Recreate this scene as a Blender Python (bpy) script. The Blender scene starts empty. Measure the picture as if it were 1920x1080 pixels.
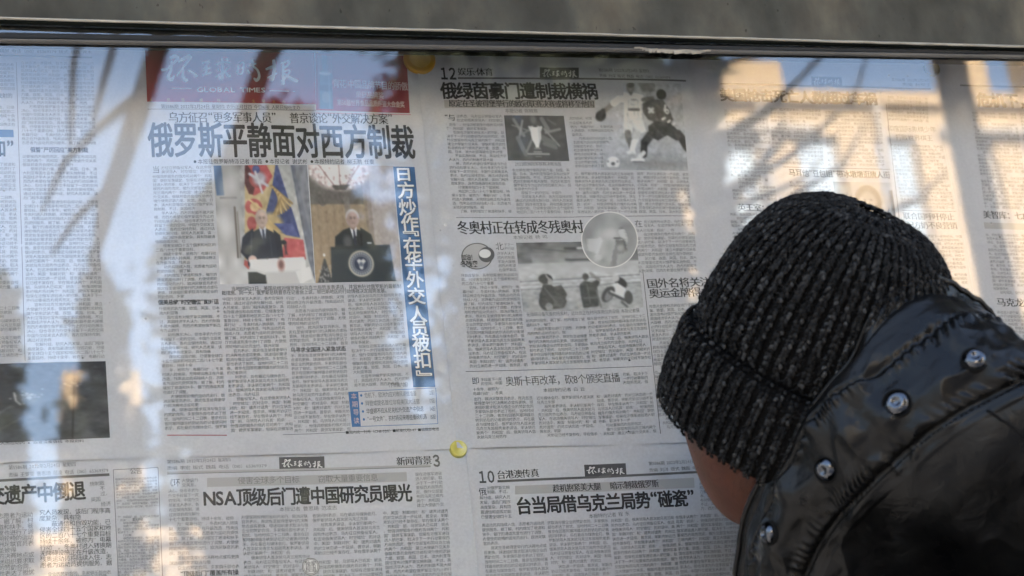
import bpy, bmesh, math, random
import numpy as np
from mathutils import Vector, Matrix

random.seed(7)
RNG = np.random.default_rng(7)
sc = bpy.context.scene
COL = sc.collection
rad = math.radians

# ------------------------------------------------------------------ camera
Z0 = 1.95                                   # height of the top pin above the pavement
F_PX = 3800.0                               # focal length in photo pixels (1920 wide)
CAM_LOC = np.array([-0.41917499, -1.64914407, -0.92283066 + Z0])
CAM_ROT = np.array([[0.96492482, 0.00817780, -0.26239762],
                    [-0.23914330, -0.38496826, -0.89140895],
                    [-0.10830452, 0.92289358, -0.36950990]])
cam_data = bpy.data.cameras.new('camera')
cam_data.sensor_width = 36.0
cam_data.lens = 36.0 * F_PX / 1920.0
cam_data.clip_start = 0.05
cam_data.clip_end = 2000.0
cam_data.dof.use_dof = True
cam_data.dof.focus_distance = 1.78
cam_data.dof.aperture_fstop = 8.0
cam = bpy.data.objects.new('camera', cam_data)
COL.objects.link(cam)
M4 = np.eye(4); M4[:3, :3] = CAM_ROT; M4[:3, 3] = CAM_LOC
cam.matrix_world = Matrix(M4.tolist())
sc.camera = cam

# ------------------------------------------------------------------ light
SUN_EL, SUN_AZ = rad(27), rad(-12)          # the sun stands behind the board: azimuth from +Y towards +X
world = bpy.data.worlds.new('World'); sc.world = world; world.use_nodes = True
wn = world.node_tree
for n in list(wn.nodes): wn.nodes.remove(n)
sky = wn.nodes.new('ShaderNodeTexSky'); sky.sky_type = 'NISHITA'; sky.sun_disc = False
sky.sun_elevation = SUN_EL; sky.sun_rotation = SUN_AZ
sky.air_density = 1.0; sky.dust_density = 7.0; sky.ozone_density = 0.6
bg = wn.nodes.new('ShaderNodeBackground'); bg.inputs['Strength'].default_value = 0.14
wo = wn.nodes.new('ShaderNodeOutputWorld')
wn.links.new(sky.outputs[0], bg.inputs[0]); wn.links.new(bg.outputs[0], wo.inputs[0])
sun_data = bpy.data.lights.new('sun', 'SUN'); sun_data.energy = 2.0; sun_data.angle = rad(0.5)
sun_data.color = (1.0, 0.93, 0.83)
sun = bpy.data.objects.new('sun', sun_data); COL.objects.link(sun)
sdir = Vector((math.sin(SUN_AZ) * math.cos(SUN_EL), math.cos(SUN_AZ) * math.cos(SUN_EL), math.sin(SUN_EL)))
sun.rotation_euler = sdir.to_track_quat('Z', 'Y').to_euler()
sun.location = (0, 0, 30)

sc.view_settings.view_transform = 'Standard'
sc.view_settings.look = 'None'
sc.view_settings.exposure = 3.78
sc.view_settings.gamma = 1.0
sc.render.engine = 'CYCLES'
sc.cycles.max_bounces = 8
sc.cycles.transparent_max_bounces = 12
sc.cycles.use_denoising = True

# ------------------------------------------------------------------ measuring helpers
def ray(px, py):
    return CAM_ROT @ np.array([(px - 960) / F_PX, -(py - 540) / F_PX, -1.0])
def at_depth(px, py, s):
    "world point on the sight line through a photo pixel, s metres along the optical axis"
    return CAM_LOC + s * ray(px, py)
def on_board(px, py, y=0.0):
    "world point where that sight line meets the vertical plane at depth y"
    d = ray(px, py); return CAM_LOC + (y - CAM_LOC[1]) / d[1] * d
def bp(px, py):
    p = on_board(px, py); return np.array([p[0], p[2]])      # board coordinates (x, z)

# ------------------------------------------------------------------ object helpers
def prop(o, label=None, cat=None, group=None, kind=None):
    if label: o['label'] = label
    if cat: o['category'] = cat
    if group: o['group'] = group
    if kind: o['kind'] = kind
    return o
def thing(name, label, cat, loc=(0, 0, 0), group=None):
    o = bpy.data.objects.new(name, None); COL.objects.link(o); o.location = loc
    o.empty_display_size = 0.05
    return prop(o, label, cat, group)
def link(name, me, parent=None, mats=(), smooth=False):
    for m in mats: me.materials.append(m)
    o = bpy.data.objects.new(name, me); COL.objects.link(o)
    if parent is not None:
        o.parent = parent
        o.matrix_parent_inverse = Matrix.Translation(parent.location).inverted()
    if smooth and len(me.polygons):
        me.polygons.foreach_set('use_smooth', np.ones(len(me.polygons), dtype=bool))
    return o
def mesh_np(name, V, faces):
    "V (n,3); faces: (m,k) int array with one face size, or list of such arrays"
    me = bpy.data.meshes.new(name)
    V = np.ascontiguousarray(V, dtype=np.float32)
    if not isinstance(faces, list): faces = [faces]
    faces = [np.asarray(f, dtype=np.int32) for f in faces if len(f)]
    nl = sum(f.size for f in faces); nf = sum(len(f) for f in faces)
    me.vertices.add(len(V)); me.vertices.foreach_set('co', V.ravel())
    me.loops.add(nl); me.polygons.add(nf)
    me.loops.foreach_set('vertex_index', np.concatenate([f.ravel() for f in faces]))
    st, k = [], 0
    for f in faces:
        st.append(np.arange(len(f), dtype=np.int32) * f.shape[1] + k); k += f.size
    me.polygons.foreach_set('loop_start', np.concatenate(st))
    me.update(calc_edges=True); me.validate()
    return me
def set_col(me, cols, name='col'):
    a = me.color_attributes.new(name, 'FLOAT_COLOR', 'POINT')
    c = np.ones((len(me.vertices), 4), dtype=np.float32); c[:, :3] = cols
    a.data.foreach_set('color', c.ravel())
def bm_obj(name, bm, mat, parent=None, smooth=False, bevel=0):
    if bevel:
        bmesh.ops.bevel(bm, geom=bm.edges[:], offset=bevel, segments=2, affect='EDGES', profile=0.5)
    bmesh.ops.recalc_face_normals(bm, faces=bm.faces[:])
    me = bpy.data.meshes.new(name); bm.to_mesh(me); bm.free()
    return link(name, me, parent, [mat] if mat else [], smooth)
def add_box(bm, lo, hi):
    lo = Vector(lo); hi = Vector(hi)
    r = bmesh.ops.create_cube(bm, size=1.0)
    for v in r['verts']:
        v.co = Vector((lo[i] + (v.co[i] + .5) * (hi[i] - lo[i]) for i in range(3)))
    return r['verts']
def add_tube(bm, pts, radii, seg=10):
    "closed tapered tube through points"
    pts = [Vector(p) for p in pts]; rings = []
    up = Vector((0.13, 0.31, 0.94))
    for i, p in enumerate(pts):
        t = (pts[min(i + 1, len(pts) - 1)] - pts[max(i - 1, 0)]).normalized()
        a = t.cross(up)
        if a.length < 1e-3: a = t.cross(Vector((1, 0, 0)))
        a.normalize(); b = t.cross(a)
        rings.append([bm.verts.new(p + radii[i] * (math.cos(2 * math.pi * k / seg) * a + math.sin(2 * math.pi * k / seg) * b)) for k in range(seg)])
    for r0, r1 in zip(rings, rings[1:]):
        for k in range(seg):
            bm.faces.new((r0[k], r0[(k + 1) % seg], r1[(k + 1) % seg], r1[k]))
    bm.faces.new(rings[0][::-1]); bm.faces.new(rings[-1])

# ------------------------------------------------------------------ materials
def mat_new(name):
    m = bpy.data.materials.new(name); m.use_nodes = True
    nt = m.node_tree; b = nt.nodes['Principled BSDF']
    return m, nt, b
def N(nt, typ, **kw):
    n = nt.nodes.new(typ)
    for k, v in kw.items(): setattr(n, k, v)
    return n
def plain(name, col, rough=0.6, metal=0.0, spec=0.5, noise=None, bump=None):
    "noise=(scale, amount) varies the colour; bump=(scale, strength, distance)"
    m, nt, b = mat_new(name)
    b.inputs['Base Color'].default_value = (*col, 1); b.inputs['Roughness'].default_value = rough
    b.inputs['Metallic'].default_value = metal; b.inputs['Specular IOR Level'].default_value = spec
    tc = N(nt, 'ShaderNodeTexCoord')
    if noise:
        nz = N(nt, 'ShaderNodeTexNoise'); nz.inputs['Scale'].default_value = noise[0]; nz.inputs['Detail'].default_value = 6
        mr = N(nt, 'ShaderNodeMapRange'); mr.inputs['From Min'].default_value = .3; mr.inputs['From Max'].default_value = .7
        mr.inputs['To Min'].default_value = 1 - noise[1]; mr.inputs['To Max'].default_value = 1 + noise[1]
        hs = N(nt, 'ShaderNodeHueSaturation'); hs.inputs['Color'].default_value = (*col, 1)
        nt.links.new(tc.outputs['Object'], nz.inputs['Vector']); nt.links.new(nz.outputs['Fac'], mr.inputs['Value'])
        nt.links.new(mr.outputs[0], hs.inputs['Value']); nt.links.new(hs.outputs[0], b.inputs['Base Color'])
    if bump:
        nz = N(nt, 'ShaderNodeTexNoise'); nz.inputs['Scale'].default_value = bump[0]; nz.inputs['Detail'].default_value = 5
        bu = N(nt, 'ShaderNodeBump'); bu.inputs['Strength'].default_value = bump[1]; bu.inputs['Distance'].default_value = bump[2]
        nt.links.new(tc.outputs['Object'], nz.inputs['Vector']); nt.links.new(nz.outputs['Fac'], bu.inputs['Height'])
        nt.links.new(bu.outputs[0], b.inputs['Normal'])
    return m
def attr_mat(name, rough=0.6, spec=0.4, sheen=0.0):
    m, nt, b = mat_new(name)
    a = N(nt, 'ShaderNodeVertexColor', layer_name='col')
    nt.links.new(a.outputs['Color'], b.inputs['Base Color'])
    b.inputs['Roughness'].default_value = rough; b.inputs['Specular IOR Level'].default_value = spec
    b.inputs['Sheen Weight'].default_value = sheen
    return m

# ------------------------------------------------------------------ lettering: glyph outlines as flat meshes
GLY = {}
def glyph(ch, res=2, off=0.0):
    key = (ch, res, off)
    if key in GLY: return GLY[key]
    cu = bpy.data.curves.new('letter', 'FONT'); cu.body = ch; cu.size = 1.0
    cu.resolution_u = res; cu.offset = off; cu.fill_mode = 'FRONT'
    ob = bpy.data.objects.new('letter', cu)
    me = ob.to_mesh()
    me.calc_loop_triangles()
    v = np.zeros(len(me.vertices) * 3, dtype=np.float32); me.vertices.foreach_get('co', v)
    t = np.zeros(len(me.loop_triangles) * 3, dtype=np.int32); me.loop_triangles.foreach_get('vertices', t)
    ob.to_mesh_clear(); bpy.data.objects.remove(ob); bpy.data.curves.remove(cu)
    v = v.reshape(-1, 3)[:, :2].copy(); t = t.reshape(-1, 3).copy()
    GLY[key] = (v, t); return GLY[key]
def is_wide(ch): return ord(ch) > 0x2e7f or ch in '●▲“”‘’…—'
CJK_BOX = None
def cjk_box():
    "common em box of the Chinese glyphs: x offset, width, y bottom, height"
    global CJK_BOX
    if CJK_BOX is None:
        v1 = np.vstack([glyph(c, 1)[0] for c in '国面圆西'])
        CJK_BOX = (v1[:, 0].min(), v1[:, 0].max() - v1[:, 0].min(), v1[:, 1].min(), v1[:, 1].max() - v1[:, 1].min())
    return CJK_BOX
def text_np(s, res=2, off=0.0, gap=0.06, song=0.0, latin=1.0, bold=0.0):
    """one line of lettering in em units: returns V (n,2), T, width; the Chinese box spans 0..1 high.
    song > 0 thickens the uprights only, as in a Song face; bold > 0 thickens every stroke"""
    bx, bw, by, bh = cjk_box()
    V, T, n, x = [], [], 0, 0.0
    for ch in s:
        if ch == ' ': x += 0.5; continue
        if ch == '\u3000': x += 1.0 + gap; continue
        v, t = glyph(ch, res, off)
        if not len(t): x += 1.0; continue
        w = (v - [0, by]) / bh
        if 0xFF10 <= ord(ch) <= 0xFF19:            # numerals with a flagged 1
            w[:, 0] -= w[:, 0].min(); adv = w[:, 0].max() + .10
        elif is_wide(ch):
            if ch in '“”‘’':
                w[:, 0] -= w[:, 0].min(); adv = w[:, 0].max() + 0.12
                w[:, 0] += .06 ; w[:, 1] += 1.0 - w[:, 1].max()
            elif ch in '，。、：；！？':
                w[:, 0] -= bx / bh; adv = 1.0
            elif ch == '●':
                w = (w - w.min(0)) / (w.max(0) - w.min(0)) * .6 + [.1, .2]; adv = .9
            elif ch == '▲':
                w = (w - w.min(0)) / (w.max(0) - w.min(0)) * .55 + [.1, .15]; adv = .8
            else:
                w[:, 0] -= bx / bh; adv = bw / bh
        else:
            w = (w - [w[:, 0].min(), 0]) * [latin, 1]; adv = w[:, 0].max() + 0.03
            if ch in ',.': adv += .2
        b_ = bold
        cp = [(0, 0)]
        if song: cp = [(0, 0), (song, 0), (song * 2, 0)]
        elif b_: cp = [(-b_, -b_ * .7), (b_, -b_ * .7), (b_, b_ * .7), (-b_, b_ * .7), (0, b_), (0, -b_), (b_ * 1.25, 0), (-b_ * 1.25, 0)]
        for ci, (dx, dy) in enumerate(cp):
            V.append(np.column_stack([w + [x + dx, dy], np.full(len(w), ci * .00002)])); T.append(t + n); n += len(w)
        x += adv + gap
    if not V: return np.zeros((0, 3)), np.zeros((0, 3), int), 1.0
    return np.vstack(V), np.vstack(T), x - gap

# ------------------------------------------------------------------ the notice board
Y_GLASS, Y_RAIL, Y_FASC, Y_PAPER = -0.085, -0.0885, -0.0935, -0.0035
class Level:
    "height of a board edge along x: the old cabinet is not perfectly level"
    def __init__(s, py0, py1, y):
        a, b = on_board(0, py0, y), on_board(1920, py1, y)
        s.k = (b[2] - a[2]) / (b[0] - a[0]); s.c = a[2] - s.k * a[0]
    def __call__(s, x): return s.c + s.k * x
LIP, RTOP, RMID, RBOT = Level(36, 89, Y_FASC), Level(61.5, 97.5, Y_RAIL), Level(71, 102, Y_RAIL), Level(77.5, 108, Y_RAIL)
def bar(bm, y0, y1, zlo, zhi):
    "a beam along the whole cabinet between two (possibly sloping) heights"
    f = lambda z, x: z(x) if callable(z) else z
    P = [(x, y, f(z, x)) for x in (BX0, BX1) for y, z in ((y0, zlo), (y1, zlo), (y1, zhi), (y0, zhi))]
    v = [bm.verts.new(p) for p in P]
    for q in ((0, 1, 2, 3), (7, 6, 5, 4), (0, 4, 5, 1), (1, 5, 6, 2), (2, 6, 7, 3), (3, 7, 4, 0)): bm.faces.new([v[i] for i in q])
def up(fn, d): return lambda x: fn(x) + d
Z_LIP = LIP(.3)
BX0, BX1 = -1.9, 2.9                        # the cabinet's ends

def fascia_mat():
    m, nt, b = mat_new('weathered grey fascia paint')
    tc = N(nt, 'ShaderNodeTexCoord')
    mp = N(nt, 'ShaderNodeMapping'); mp.inputs['Scale'].default_value = (1, 1, .55)
    nt.links.new(tc.outputs['Object'], mp.inputs['Vector'])
    n1 = N(nt, 'ShaderNodeTexNoise'); n1.inputs['Scale'].default_value = 9; n1.inputs['Detail'].default_value = 7; n1.inputs['Roughness'].default_value = .62
    n2 = N(nt, 'ShaderNodeTexNoise'); n2.inputs['Scale'].default_value = 34; n2.inputs['Detail'].default_value = 6
    n3 = N(nt, 'ShaderNodeTexNoise'); n3.inputs['Scale'].default_value = 170; n3.inputs['Detail'].default_value = 3
    for n in (n1, n2, n3): nt.links.new(mp.outputs[0], n.inputs['Vector'])
    r1 = N(nt, 'ShaderNodeValToRGB')
    e = r1.color_ramp.elements
    e[0].position = .34; e[0].color = (.027, .0265, .0215, 1); e[1].position = .66; e[1].color = (.068, .062, .047, 1)
    x = r1.color_ramp.elements.new(.5); x.color = (.039, .0395, .033, 1)
    r2 = N(nt, 'ShaderNodeValToRGB')
    e = r2.color_ramp.elements
    e[0].position = .36; e[0].color = (.74, .72, .70, 1); e[1].position = .70; e[1].color = (1.25, 1.24, 1.20, 1)
    mx = N(nt, 'ShaderNodeMix', data_type='RGBA', blend_type='MULTIPLY'); mx.inputs[0].default_value = 1
    nt.links.new(n1.outputs['Fac'], r1.inputs[0]); nt.links.new(n2.outputs['Fac'], r2.inputs[0])
    nt.links.new(r1.outputs[0], mx.inputs[6]); nt.links.new(r2.outputs[0], mx.inputs[7])
    # small dark rust specks
    r3 = N(nt, 'ShaderNodeValToRGB'); e = r3.color_ramp.elements
    e[0].position = .27; e[0].color = (.25, .22, .2, 1); e[1].position = .31; e[1].color = (1, 1, 1, 1)
    nt.links.new(n3.outputs['Fac'], r3.inputs[0])
    mx2 = N(nt, 'ShaderNodeMix', data_type='RGBA', blend_type='MULTIPLY'); mx2.inputs[0].default_value = .7
    nt.links.new(mx.outputs[2], mx2.inputs[6]); nt.links.new(r3.outputs[0], mx2.inputs[7])
    nt.links.new(mx2.outputs[2], b.inputs['Base Color'])
    b.inputs['Roughness'].default_value = .6; b.inputs['Specular IOR Level'].default_value = .15
    bu = N(nt, 'ShaderNodeBump'); bu.inputs['Strength'].default_value = .25; bu.inputs['Distance'].default_value = .004
    nt.links.new(n2.outputs['Fac'], bu.inputs['Height']); nt.links.new(bu.outputs[0], b.inputs['Normal'])
    return m
def glass_mat():
    m = bpy.data.materials.new('dusty display glass'); m.use_nodes = True
    nt = m.node_tree
    for n in list(nt.nodes): nt.nodes.remove(n)
    out = N(nt, 'ShaderNodeOutputMaterial')
    tr = N(nt, 'ShaderNodeBsdfTransparent'); tr.inputs[0].default_value = (.96, .975, .97, 1)
    gl = N(nt, 'ShaderNodeBsdfGlossy'); gl.inputs['Roughness'].default_value = .012
    gl.inputs[0].default_value = (1, 1, 1, 1)
    fr = N(nt, 'ShaderNodeFresnel'); fr.inputs['IOR'].default_value = GLASS_IOR
    mx = N(nt, 'ShaderNodeMixShader')
    nt.links.new(fr.outputs[0], mx.inputs[0]); nt.links.new(tr.outputs[0], mx.inputs[1]); nt.links.new(gl.outputs[0], mx.inputs[2])
    # a thin film of dust with specks and smears
    df = N(nt, 'ShaderNodeBsdfDiffuse'); df.inputs[0].default_value = (.42, .38, .33, 1)
    tc = N(nt, 'ShaderNodeTexCoord')
    a = N(nt, 'ShaderNodeTexNoise'); a.inputs['Scale'].default_value = 5; a.inputs['Detail'].default_value = 6
    v = N(nt, 'ShaderNodeTexVoronoi'); v.inputs['Scale'].default_value = 62; v.inputs['Randomness'].default_value = 1
    r = N(nt, 'ShaderNodeMapRange'); r.inputs['From Min'].default_value = .45; r.inputs['From Max'].default_value = .8; r.inputs['To Max'].default_value = .07
    sp = N(nt, 'ShaderNodeMapRange'); sp.inputs['From Min'].default_value = .05; sp.inputs['From Max'].default_value = .09
    sp.inputs['To Min'].default_value = .45; sp.inputs['To Max'].default_value = 0
    b2 = N(nt, 'ShaderNodeTexNoise'); b2.inputs['Scale'].default_value = 7; b2.inputs['Detail'].default_value = 3
    gt = N(nt, 'ShaderNodeMapRange'); gt.inputs['From Min'].default_value = .56; gt.inputs['From Max'].default_value = .66
    mu = N(nt, 'ShaderNodeMath', operation='MULTIPLY'); ad = N(nt, 'ShaderNodeMath', operation='ADD'); ad.use_clamp = True
    for n in (a, v, b2): nt.links.new(tc.outputs['Object'], n.inputs['Vector'])
    nt.links.new(a.outputs['Fac'], r.inputs['Value']); nt.links.new(v.outputs['Distance'], sp.inputs['Value'])
    nt.links.new(b2.outputs['Fac'], gt.inputs['Value'])
    nt.links.new(sp.outputs[0], mu.inputs[0]); nt.links.new(gt.outputs[0], mu.inputs[1])
    nt.links.new(mu.outputs[0], ad.inputs[0]); nt.links.new(r.outputs[0], ad.inputs[1])
    m2 = N(nt, 'ShaderNodeMixShader')
    nt.links.new(ad.outputs[0], m2.inputs[0]); nt.links.new(mx.outputs[0], m2.inputs[1]); nt.links.new(df.outputs[0], m2.inputs[2])
    nt.links.new(m2.outputs[0], out.inputs[0])
    return m
GLASS_IOR = 1.75

board = thing('notice_board', 'long glazed street notice board with a weathered grey fascia above pinned newspapers', 'notice board', (0.4, 0, 0))
m_fasc = fascia_mat()
m_dark = plain('dark green paint and recess shade', (.004, .006, .0045), .8, spec=.15, noise=(20, .3))  # lamp paint; also the shade painted under and behind the fascia
m_rail = plain('worn aluminium rail', (.055, .053, .049), .45, metal=.2, noise=(14, .25), bump=(60, .15, .002))
m_raild = plain('dark rail gasket', (.005, .0055, .0055), .6, spec=.25, noise=(30, .2))
m_back = plain('grey backing cloth', (.42, .42, .43), .9, noise=(60, .08))
m_lip = plain('lit fascia edge', (.20, .19, .16), .5, noise=(40, .2))

bm = bmesh.new(); bar(bm, Y_FASC, Y_GLASS - .002, up(LIP, .0016), 2.55); bar(bm, Y_GLASS - .0018, .10, up(LIP, .16), 2.548)
bm_obj('fascia', bm, m_fasc, board)
# thin folded lower edge of the fascia, slightly uneven, paler to paint in bounce light
xs = np.linspace(BX0, BX1, 260)
V, Fq = [], []
for i, x in enumerate(xs):
    Z_ = LIP(x)
    j = .0004 * math.sin(x * 9) + .0003 * RNG.normal()
    V += [(x, Y_FASC - .0004, Z_ + .0022), (x, Y_FASC - .0022, Z_ + .0010 + j), (x, Y_FASC - .0012, Z_ - .0003 + j), (x, Y_FASC + .003, Z_ + .0012)]
    if i: Fq += [(4*i-4+k, 4*i+k, 4*i+k+1, 4*i-4+k+1) for k in range(3)]
link('fascia_lip', mesh_np('fascia_lip', np.array(V), np.array(Fq)), board, [m_lip])
bm = bmesh.new(); bar(bm, Y_FASC + .0025, Y_GLASS - .0004, LIP, up(LIP, .0014))
bm_obj('underside_shade', bm, m_dark, board)  # near-black sheet paints the shade on the fascia's underside
bm = bmesh.new()
bar(bm, Y_RAIL - .0008, Y_GLASS - .0006, RMID, RTOP)
bm_obj('rail_gasket', bm, m_raild, board)
bm = bmesh.new(); bar(bm, Y_GLASS + .004, Y_GLASS + .012, up(RTOP, -.006), up(LIP, .0012))
bm_obj('dark_strip', bm, m_dark, board)  # near-black colour stands in for the shaded interior above the rail
# aluminium rail with a rounded nose
V, Fq = [], []
n = 11
xs = np.linspace(BX0, BX1, 140)
for i, x in enumerate(xs):
    w = .0003 * math.sin(x * 7 + 1); zb, zm = RBOT(x), RMID(x)
    prof = [(Y_GLASS - .0006, zb)] + [(Y_RAIL - .0018 * math.sin(math.pi * k / 8), zb + (zm - zb) * k / 8) for k in range(9)] + [(Y_GLASS - .0006, zm - .0002)]
    V += [(x, a, z + w) for a, z in prof]
    if i: Fq += [(n*(i-1)+k, n*i+k, n*i+k+1, n*(i-1)+k+1) for k in range(n - 1)]
link('rail', mesh_np('rail', np.array(V), np.array(Fq)), board, [m_rail], True)
bm = bmesh.new(); add_box(bm, (BX0, .0005, .75), (BX1, .03, min(LIP(BX0), LIP(BX1)) + .159))
bm_obj('back_panel', bm, m_back, board)
bm = bmesh.new()
vs = [bm.verts.new(p) for p in ((BX0, Y_GLASS, .80), (BX1, Y_GLASS, .80), (BX1, Y_GLASS, LIP(BX1) + .0014), (BX0, Y_GLASS, LIP(BX0) + .0014))]
bm.faces.new(vs)
bm_obj('glass_pane', bm, glass_mat(), board)
# chipped strip of old sealant along the fascia's underside
V, Fq = [], []
pa = on_board(1188, 92, Y_FASC + .004); pb = on_board(1332, 97.5, Y_FASC + .004)
zc = .5 * (pa[2] + pb[2])
for i in range(60):
    t = i / 59; x = pa[0] + t * (pb[0] - pa[0])
    h = .0019 * min(1, 5 * t, 6 * (1 - t)) + .0004 * RNG.normal()
    zz = zc + .0012 * (1 - t) * (t < .3) + .0004 * math.sin(t * 21)
    V += [(x, Y_FASC + .003, zz + .0005), (x, Y_FASC + .0005, zz - max(.0004, h) * .6), (x, Y_FASC + .004, zz - max(.0004, h) * 1.5)]
    if i: Fq += [(3*i-3+k, 3*i+k, 3*i+k+1, 3*i-3+k+1) for k in range(2)]
link('sealant_strip', mesh_np('sealant_strip', np.array(V), np.array(Fq)), board, [plain('old sealant', (.20, .19, .165), .7, noise=(90, .3))])
# lower frame, legs and roof of the cabinet
bm = bmesh.new(); add_box(bm, (BX0, -.11, .70), (BX1, .10, .80)); bm_obj('sill', bm, m_fasc, board, bevel=.004)
for k, x in enumerate((BX0 - .06, BX1)):
    bm = bmesh.new(); add_box(bm, (x, -.115, 0), (x + .06, .11, 2.56)); bm_obj('post', bm, m_fasc, board, bevel=.004)
bm = bmesh.new()
pr = [(-.62, 2.42), (-.62, 2.46), (.05, 2.86), (.62, 2.46), (.62, 2.42), (.02, 2.80)]  # unseen deep eaves, added to shade the upper board
a = [bm.verts.new((BX0 - .2, y, z)) for y, z in pr]; b = [bm.verts.new((BX1 + .2, y, z)) for y, z in pr]
for i in range(6): bm.faces.new((a[i], a[(i + 1) % 6], b[(i + 1) % 6], b[i]))
bm.faces.new(a[::-1]); bm.faces.new(b)
bm_obj('shade_roof', bm, plain('grey roof tile', (.12, .12, .12), .8, noise=(12, .3)), board)

# ------------------------------------------------------------------ the street behind the camera, seen only as reflections in the glass
m_ground = plain('grey paving', (.17, .17, .17), .85, noise=(3, .2), bump=(30, .3, .004))
m_cream = plain('sunlit cream render', (.36, .285, .19), .85, noise=(1.2, .10))
m_cream2 = plain('pale brick render', (.36, .29, .21), .85, noise=(1.2, .12))
m_win = plain('coated window glass', (.42, .52, .62), .08, metal=.55, spec=1.0)
m_frame = plain('grey window frame', (.30, .28, .26), .5)
m_leaf = plain('evergreen needles', (.020, .025, .017), .85, spec=.15, noise=(4, .5))
m_bark = plain('dark bark', (.010, .009, .008), .95, spec=.1, noise=(12, .4), bump=(20, .5, .01))
m_post = plain('black post paint', (.008, .008, .008), .7, spec=.2)
m_roofd = plain('dark grey roofing', (.09, .09, .09), .8)
V, Fq = [], []
xs = np.linspace(-200, 200, 41); ys = np.linspace(-200, 200, 41)
X, Y = np.meshgrid(xs, ys); i = np.arange(41 * 41).reshape(41, 41)
g = link('ground', mesh_np('ground', np.stack([X, Y, X * 0], -1).reshape(-1, 3), np.stack([i[:-1, :-1], i[:-1, 1:], i[1:, 1:], i[1:, :-1]], -1).reshape(-1, 4)), None, [m_ground])
prop(g, kind='structure')
bm = bmesh.new(); add_box(bm, (-60, -14, -.02), (60, -6.5, .004))
prop(bm_obj('road', bm, plain('asphalt', (.06, .06, .06), .9, noise=(8, .2))), kind='structure')

def house(name, label, x0, x1, yf, depth, top, storeys, zwin, pitch, ww, wh, mat, first=.5, parts=()):
    "a block whose street front stands at y = yf and faces the board"
    o = thing(name, label, 'building', ((x0 + x1) / 2, yf - depth / 2, 0))
    zs = sorted(zwin); xs = []
    x = x0 + first
    while x + ww < x1 - .2: xs.append(x); x += pitch
    bm = bmesh.new()
    # front wall built round its openings
    ex = [x0] + [v for x in xs for v in (x, x + ww)] + [x1]
    ez = [0] + [v for z in zs for v in (z, z + wh)] + [top]
    for a in range(len(ex) - 1):
        for b in range(len(ez) - 1):
            if a % 2 and b % 2: continue
            vs = [bm.verts.new(p) for p in ((ex[a], yf, ez[b]), (ex[a+1], yf, ez[b]), (ex[a+1], yf, ez[b+1]), (ex[a], yf, ez[b+1]))]
            bm.faces.new(vs)
            if True:
                pass
    for x in xs:                                   # reveals
        for z in zs:
            r = [(x, z), (x + ww, z), (x + ww, z + wh), (x, z + wh)]
            for k in range(4):
                (a, b), (c, d) = r[k], r[(k + 1) % 4]
                bm.faces.new([bm.verts.new(p) for p in ((a, yf, b), (c, yf, d), (c, yf - .22, d), (a, yf - .22, b))])
    add_box(bm, (x0, yf - depth, 0), (x1, yf - .23, top - .002))
    bm_obj('wall', bm, mat, o)
    bm = bmesh.new(); add_box(bm, (x0 - .12, yf - depth, top), (x1 + .12, yf + .14, top + .18)); bm_obj('parapet', bm, mat, o)
    for x in xs:
        for z in zs:
            bm = bmesh.new()
            add_box(bm, (x, yf - .16, z), (x + .06, yf - .11, z + wh)); add_box(bm, (x + ww - .06, yf - .16, z), (x + ww, yf - .11, z + wh))
            add_box(bm, (x + .061, yf - .16, z + wh * .62), (x + ww - .061, yf - .11, z + wh * .62 + .05))
            f = bm_obj('window', bm, m_frame, o)
            bm = bmesh.new(); bm.faces.new([bm.verts.new(p) for p in ((x, yf - .15, z), (x + ww, yf - .15, z), (x + ww, yf - .15, z + wh), (x, yf - .15, z + wh))])
            pn = bm_obj('pane', bm, m_win, None); pn.parent = f; pn.matrix_parent_inverse = f.matrix_world.inverted() if False else Matrix.Translation(o.location).inverted() @ Matrix.Translation(o.location)
    return o
h1 = house('apartment_block', 'sunlit cream apartment block mirrored at the right of the glass', 7.9, 20.5, -20, 9, 12.42, 4, (1.0, 3.9, 6.8, 9.72), 1.10, .60, 2.3, m_cream, first=.88)
bm = bmesh.new(); add_box(bm, (8.35, -21, 12.61), (9.80, -19.9, 13.02)); bm_obj('stair_head', bm, m_cream, h1)
bm = bmesh.new(); add_box(bm, (12.3, -20.5, 12.61), (12.75, -19.9, 14.6)); bm_obj('chimney', bm, m_cream, h1)
bm = bmesh.new(); add_box(bm, (13.75, -21, 12.61), (15.8, -19.9, 15.0)); bm_obj('stair_head', bm, m_cream, h1)
for x in (9.42, 11.05, 13.6):
    bm = bmesh.new(); add_tube(bm, [(x, -19.9, 0), (x, -19.9, 12.4)], [.06, .06], 8); bm_obj('drainpipe', bm, m_frame, h1)
for x in (8.5, 11.9):
    bm = bmesh.new(); add_box(bm, (x, -19.99, 12.0), (x + 1.6, -19.82, 12.1)); bm_obj('cornice', bm, m_frame, h1)
h2 = house('row_building', 'low pale street building mirrored at the lower left of the glass', -9, 6.9, -25, 8, 8.35, 2, (1.0, 4.4), 2.1, 1.1, 1.9, m_cream2)

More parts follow.
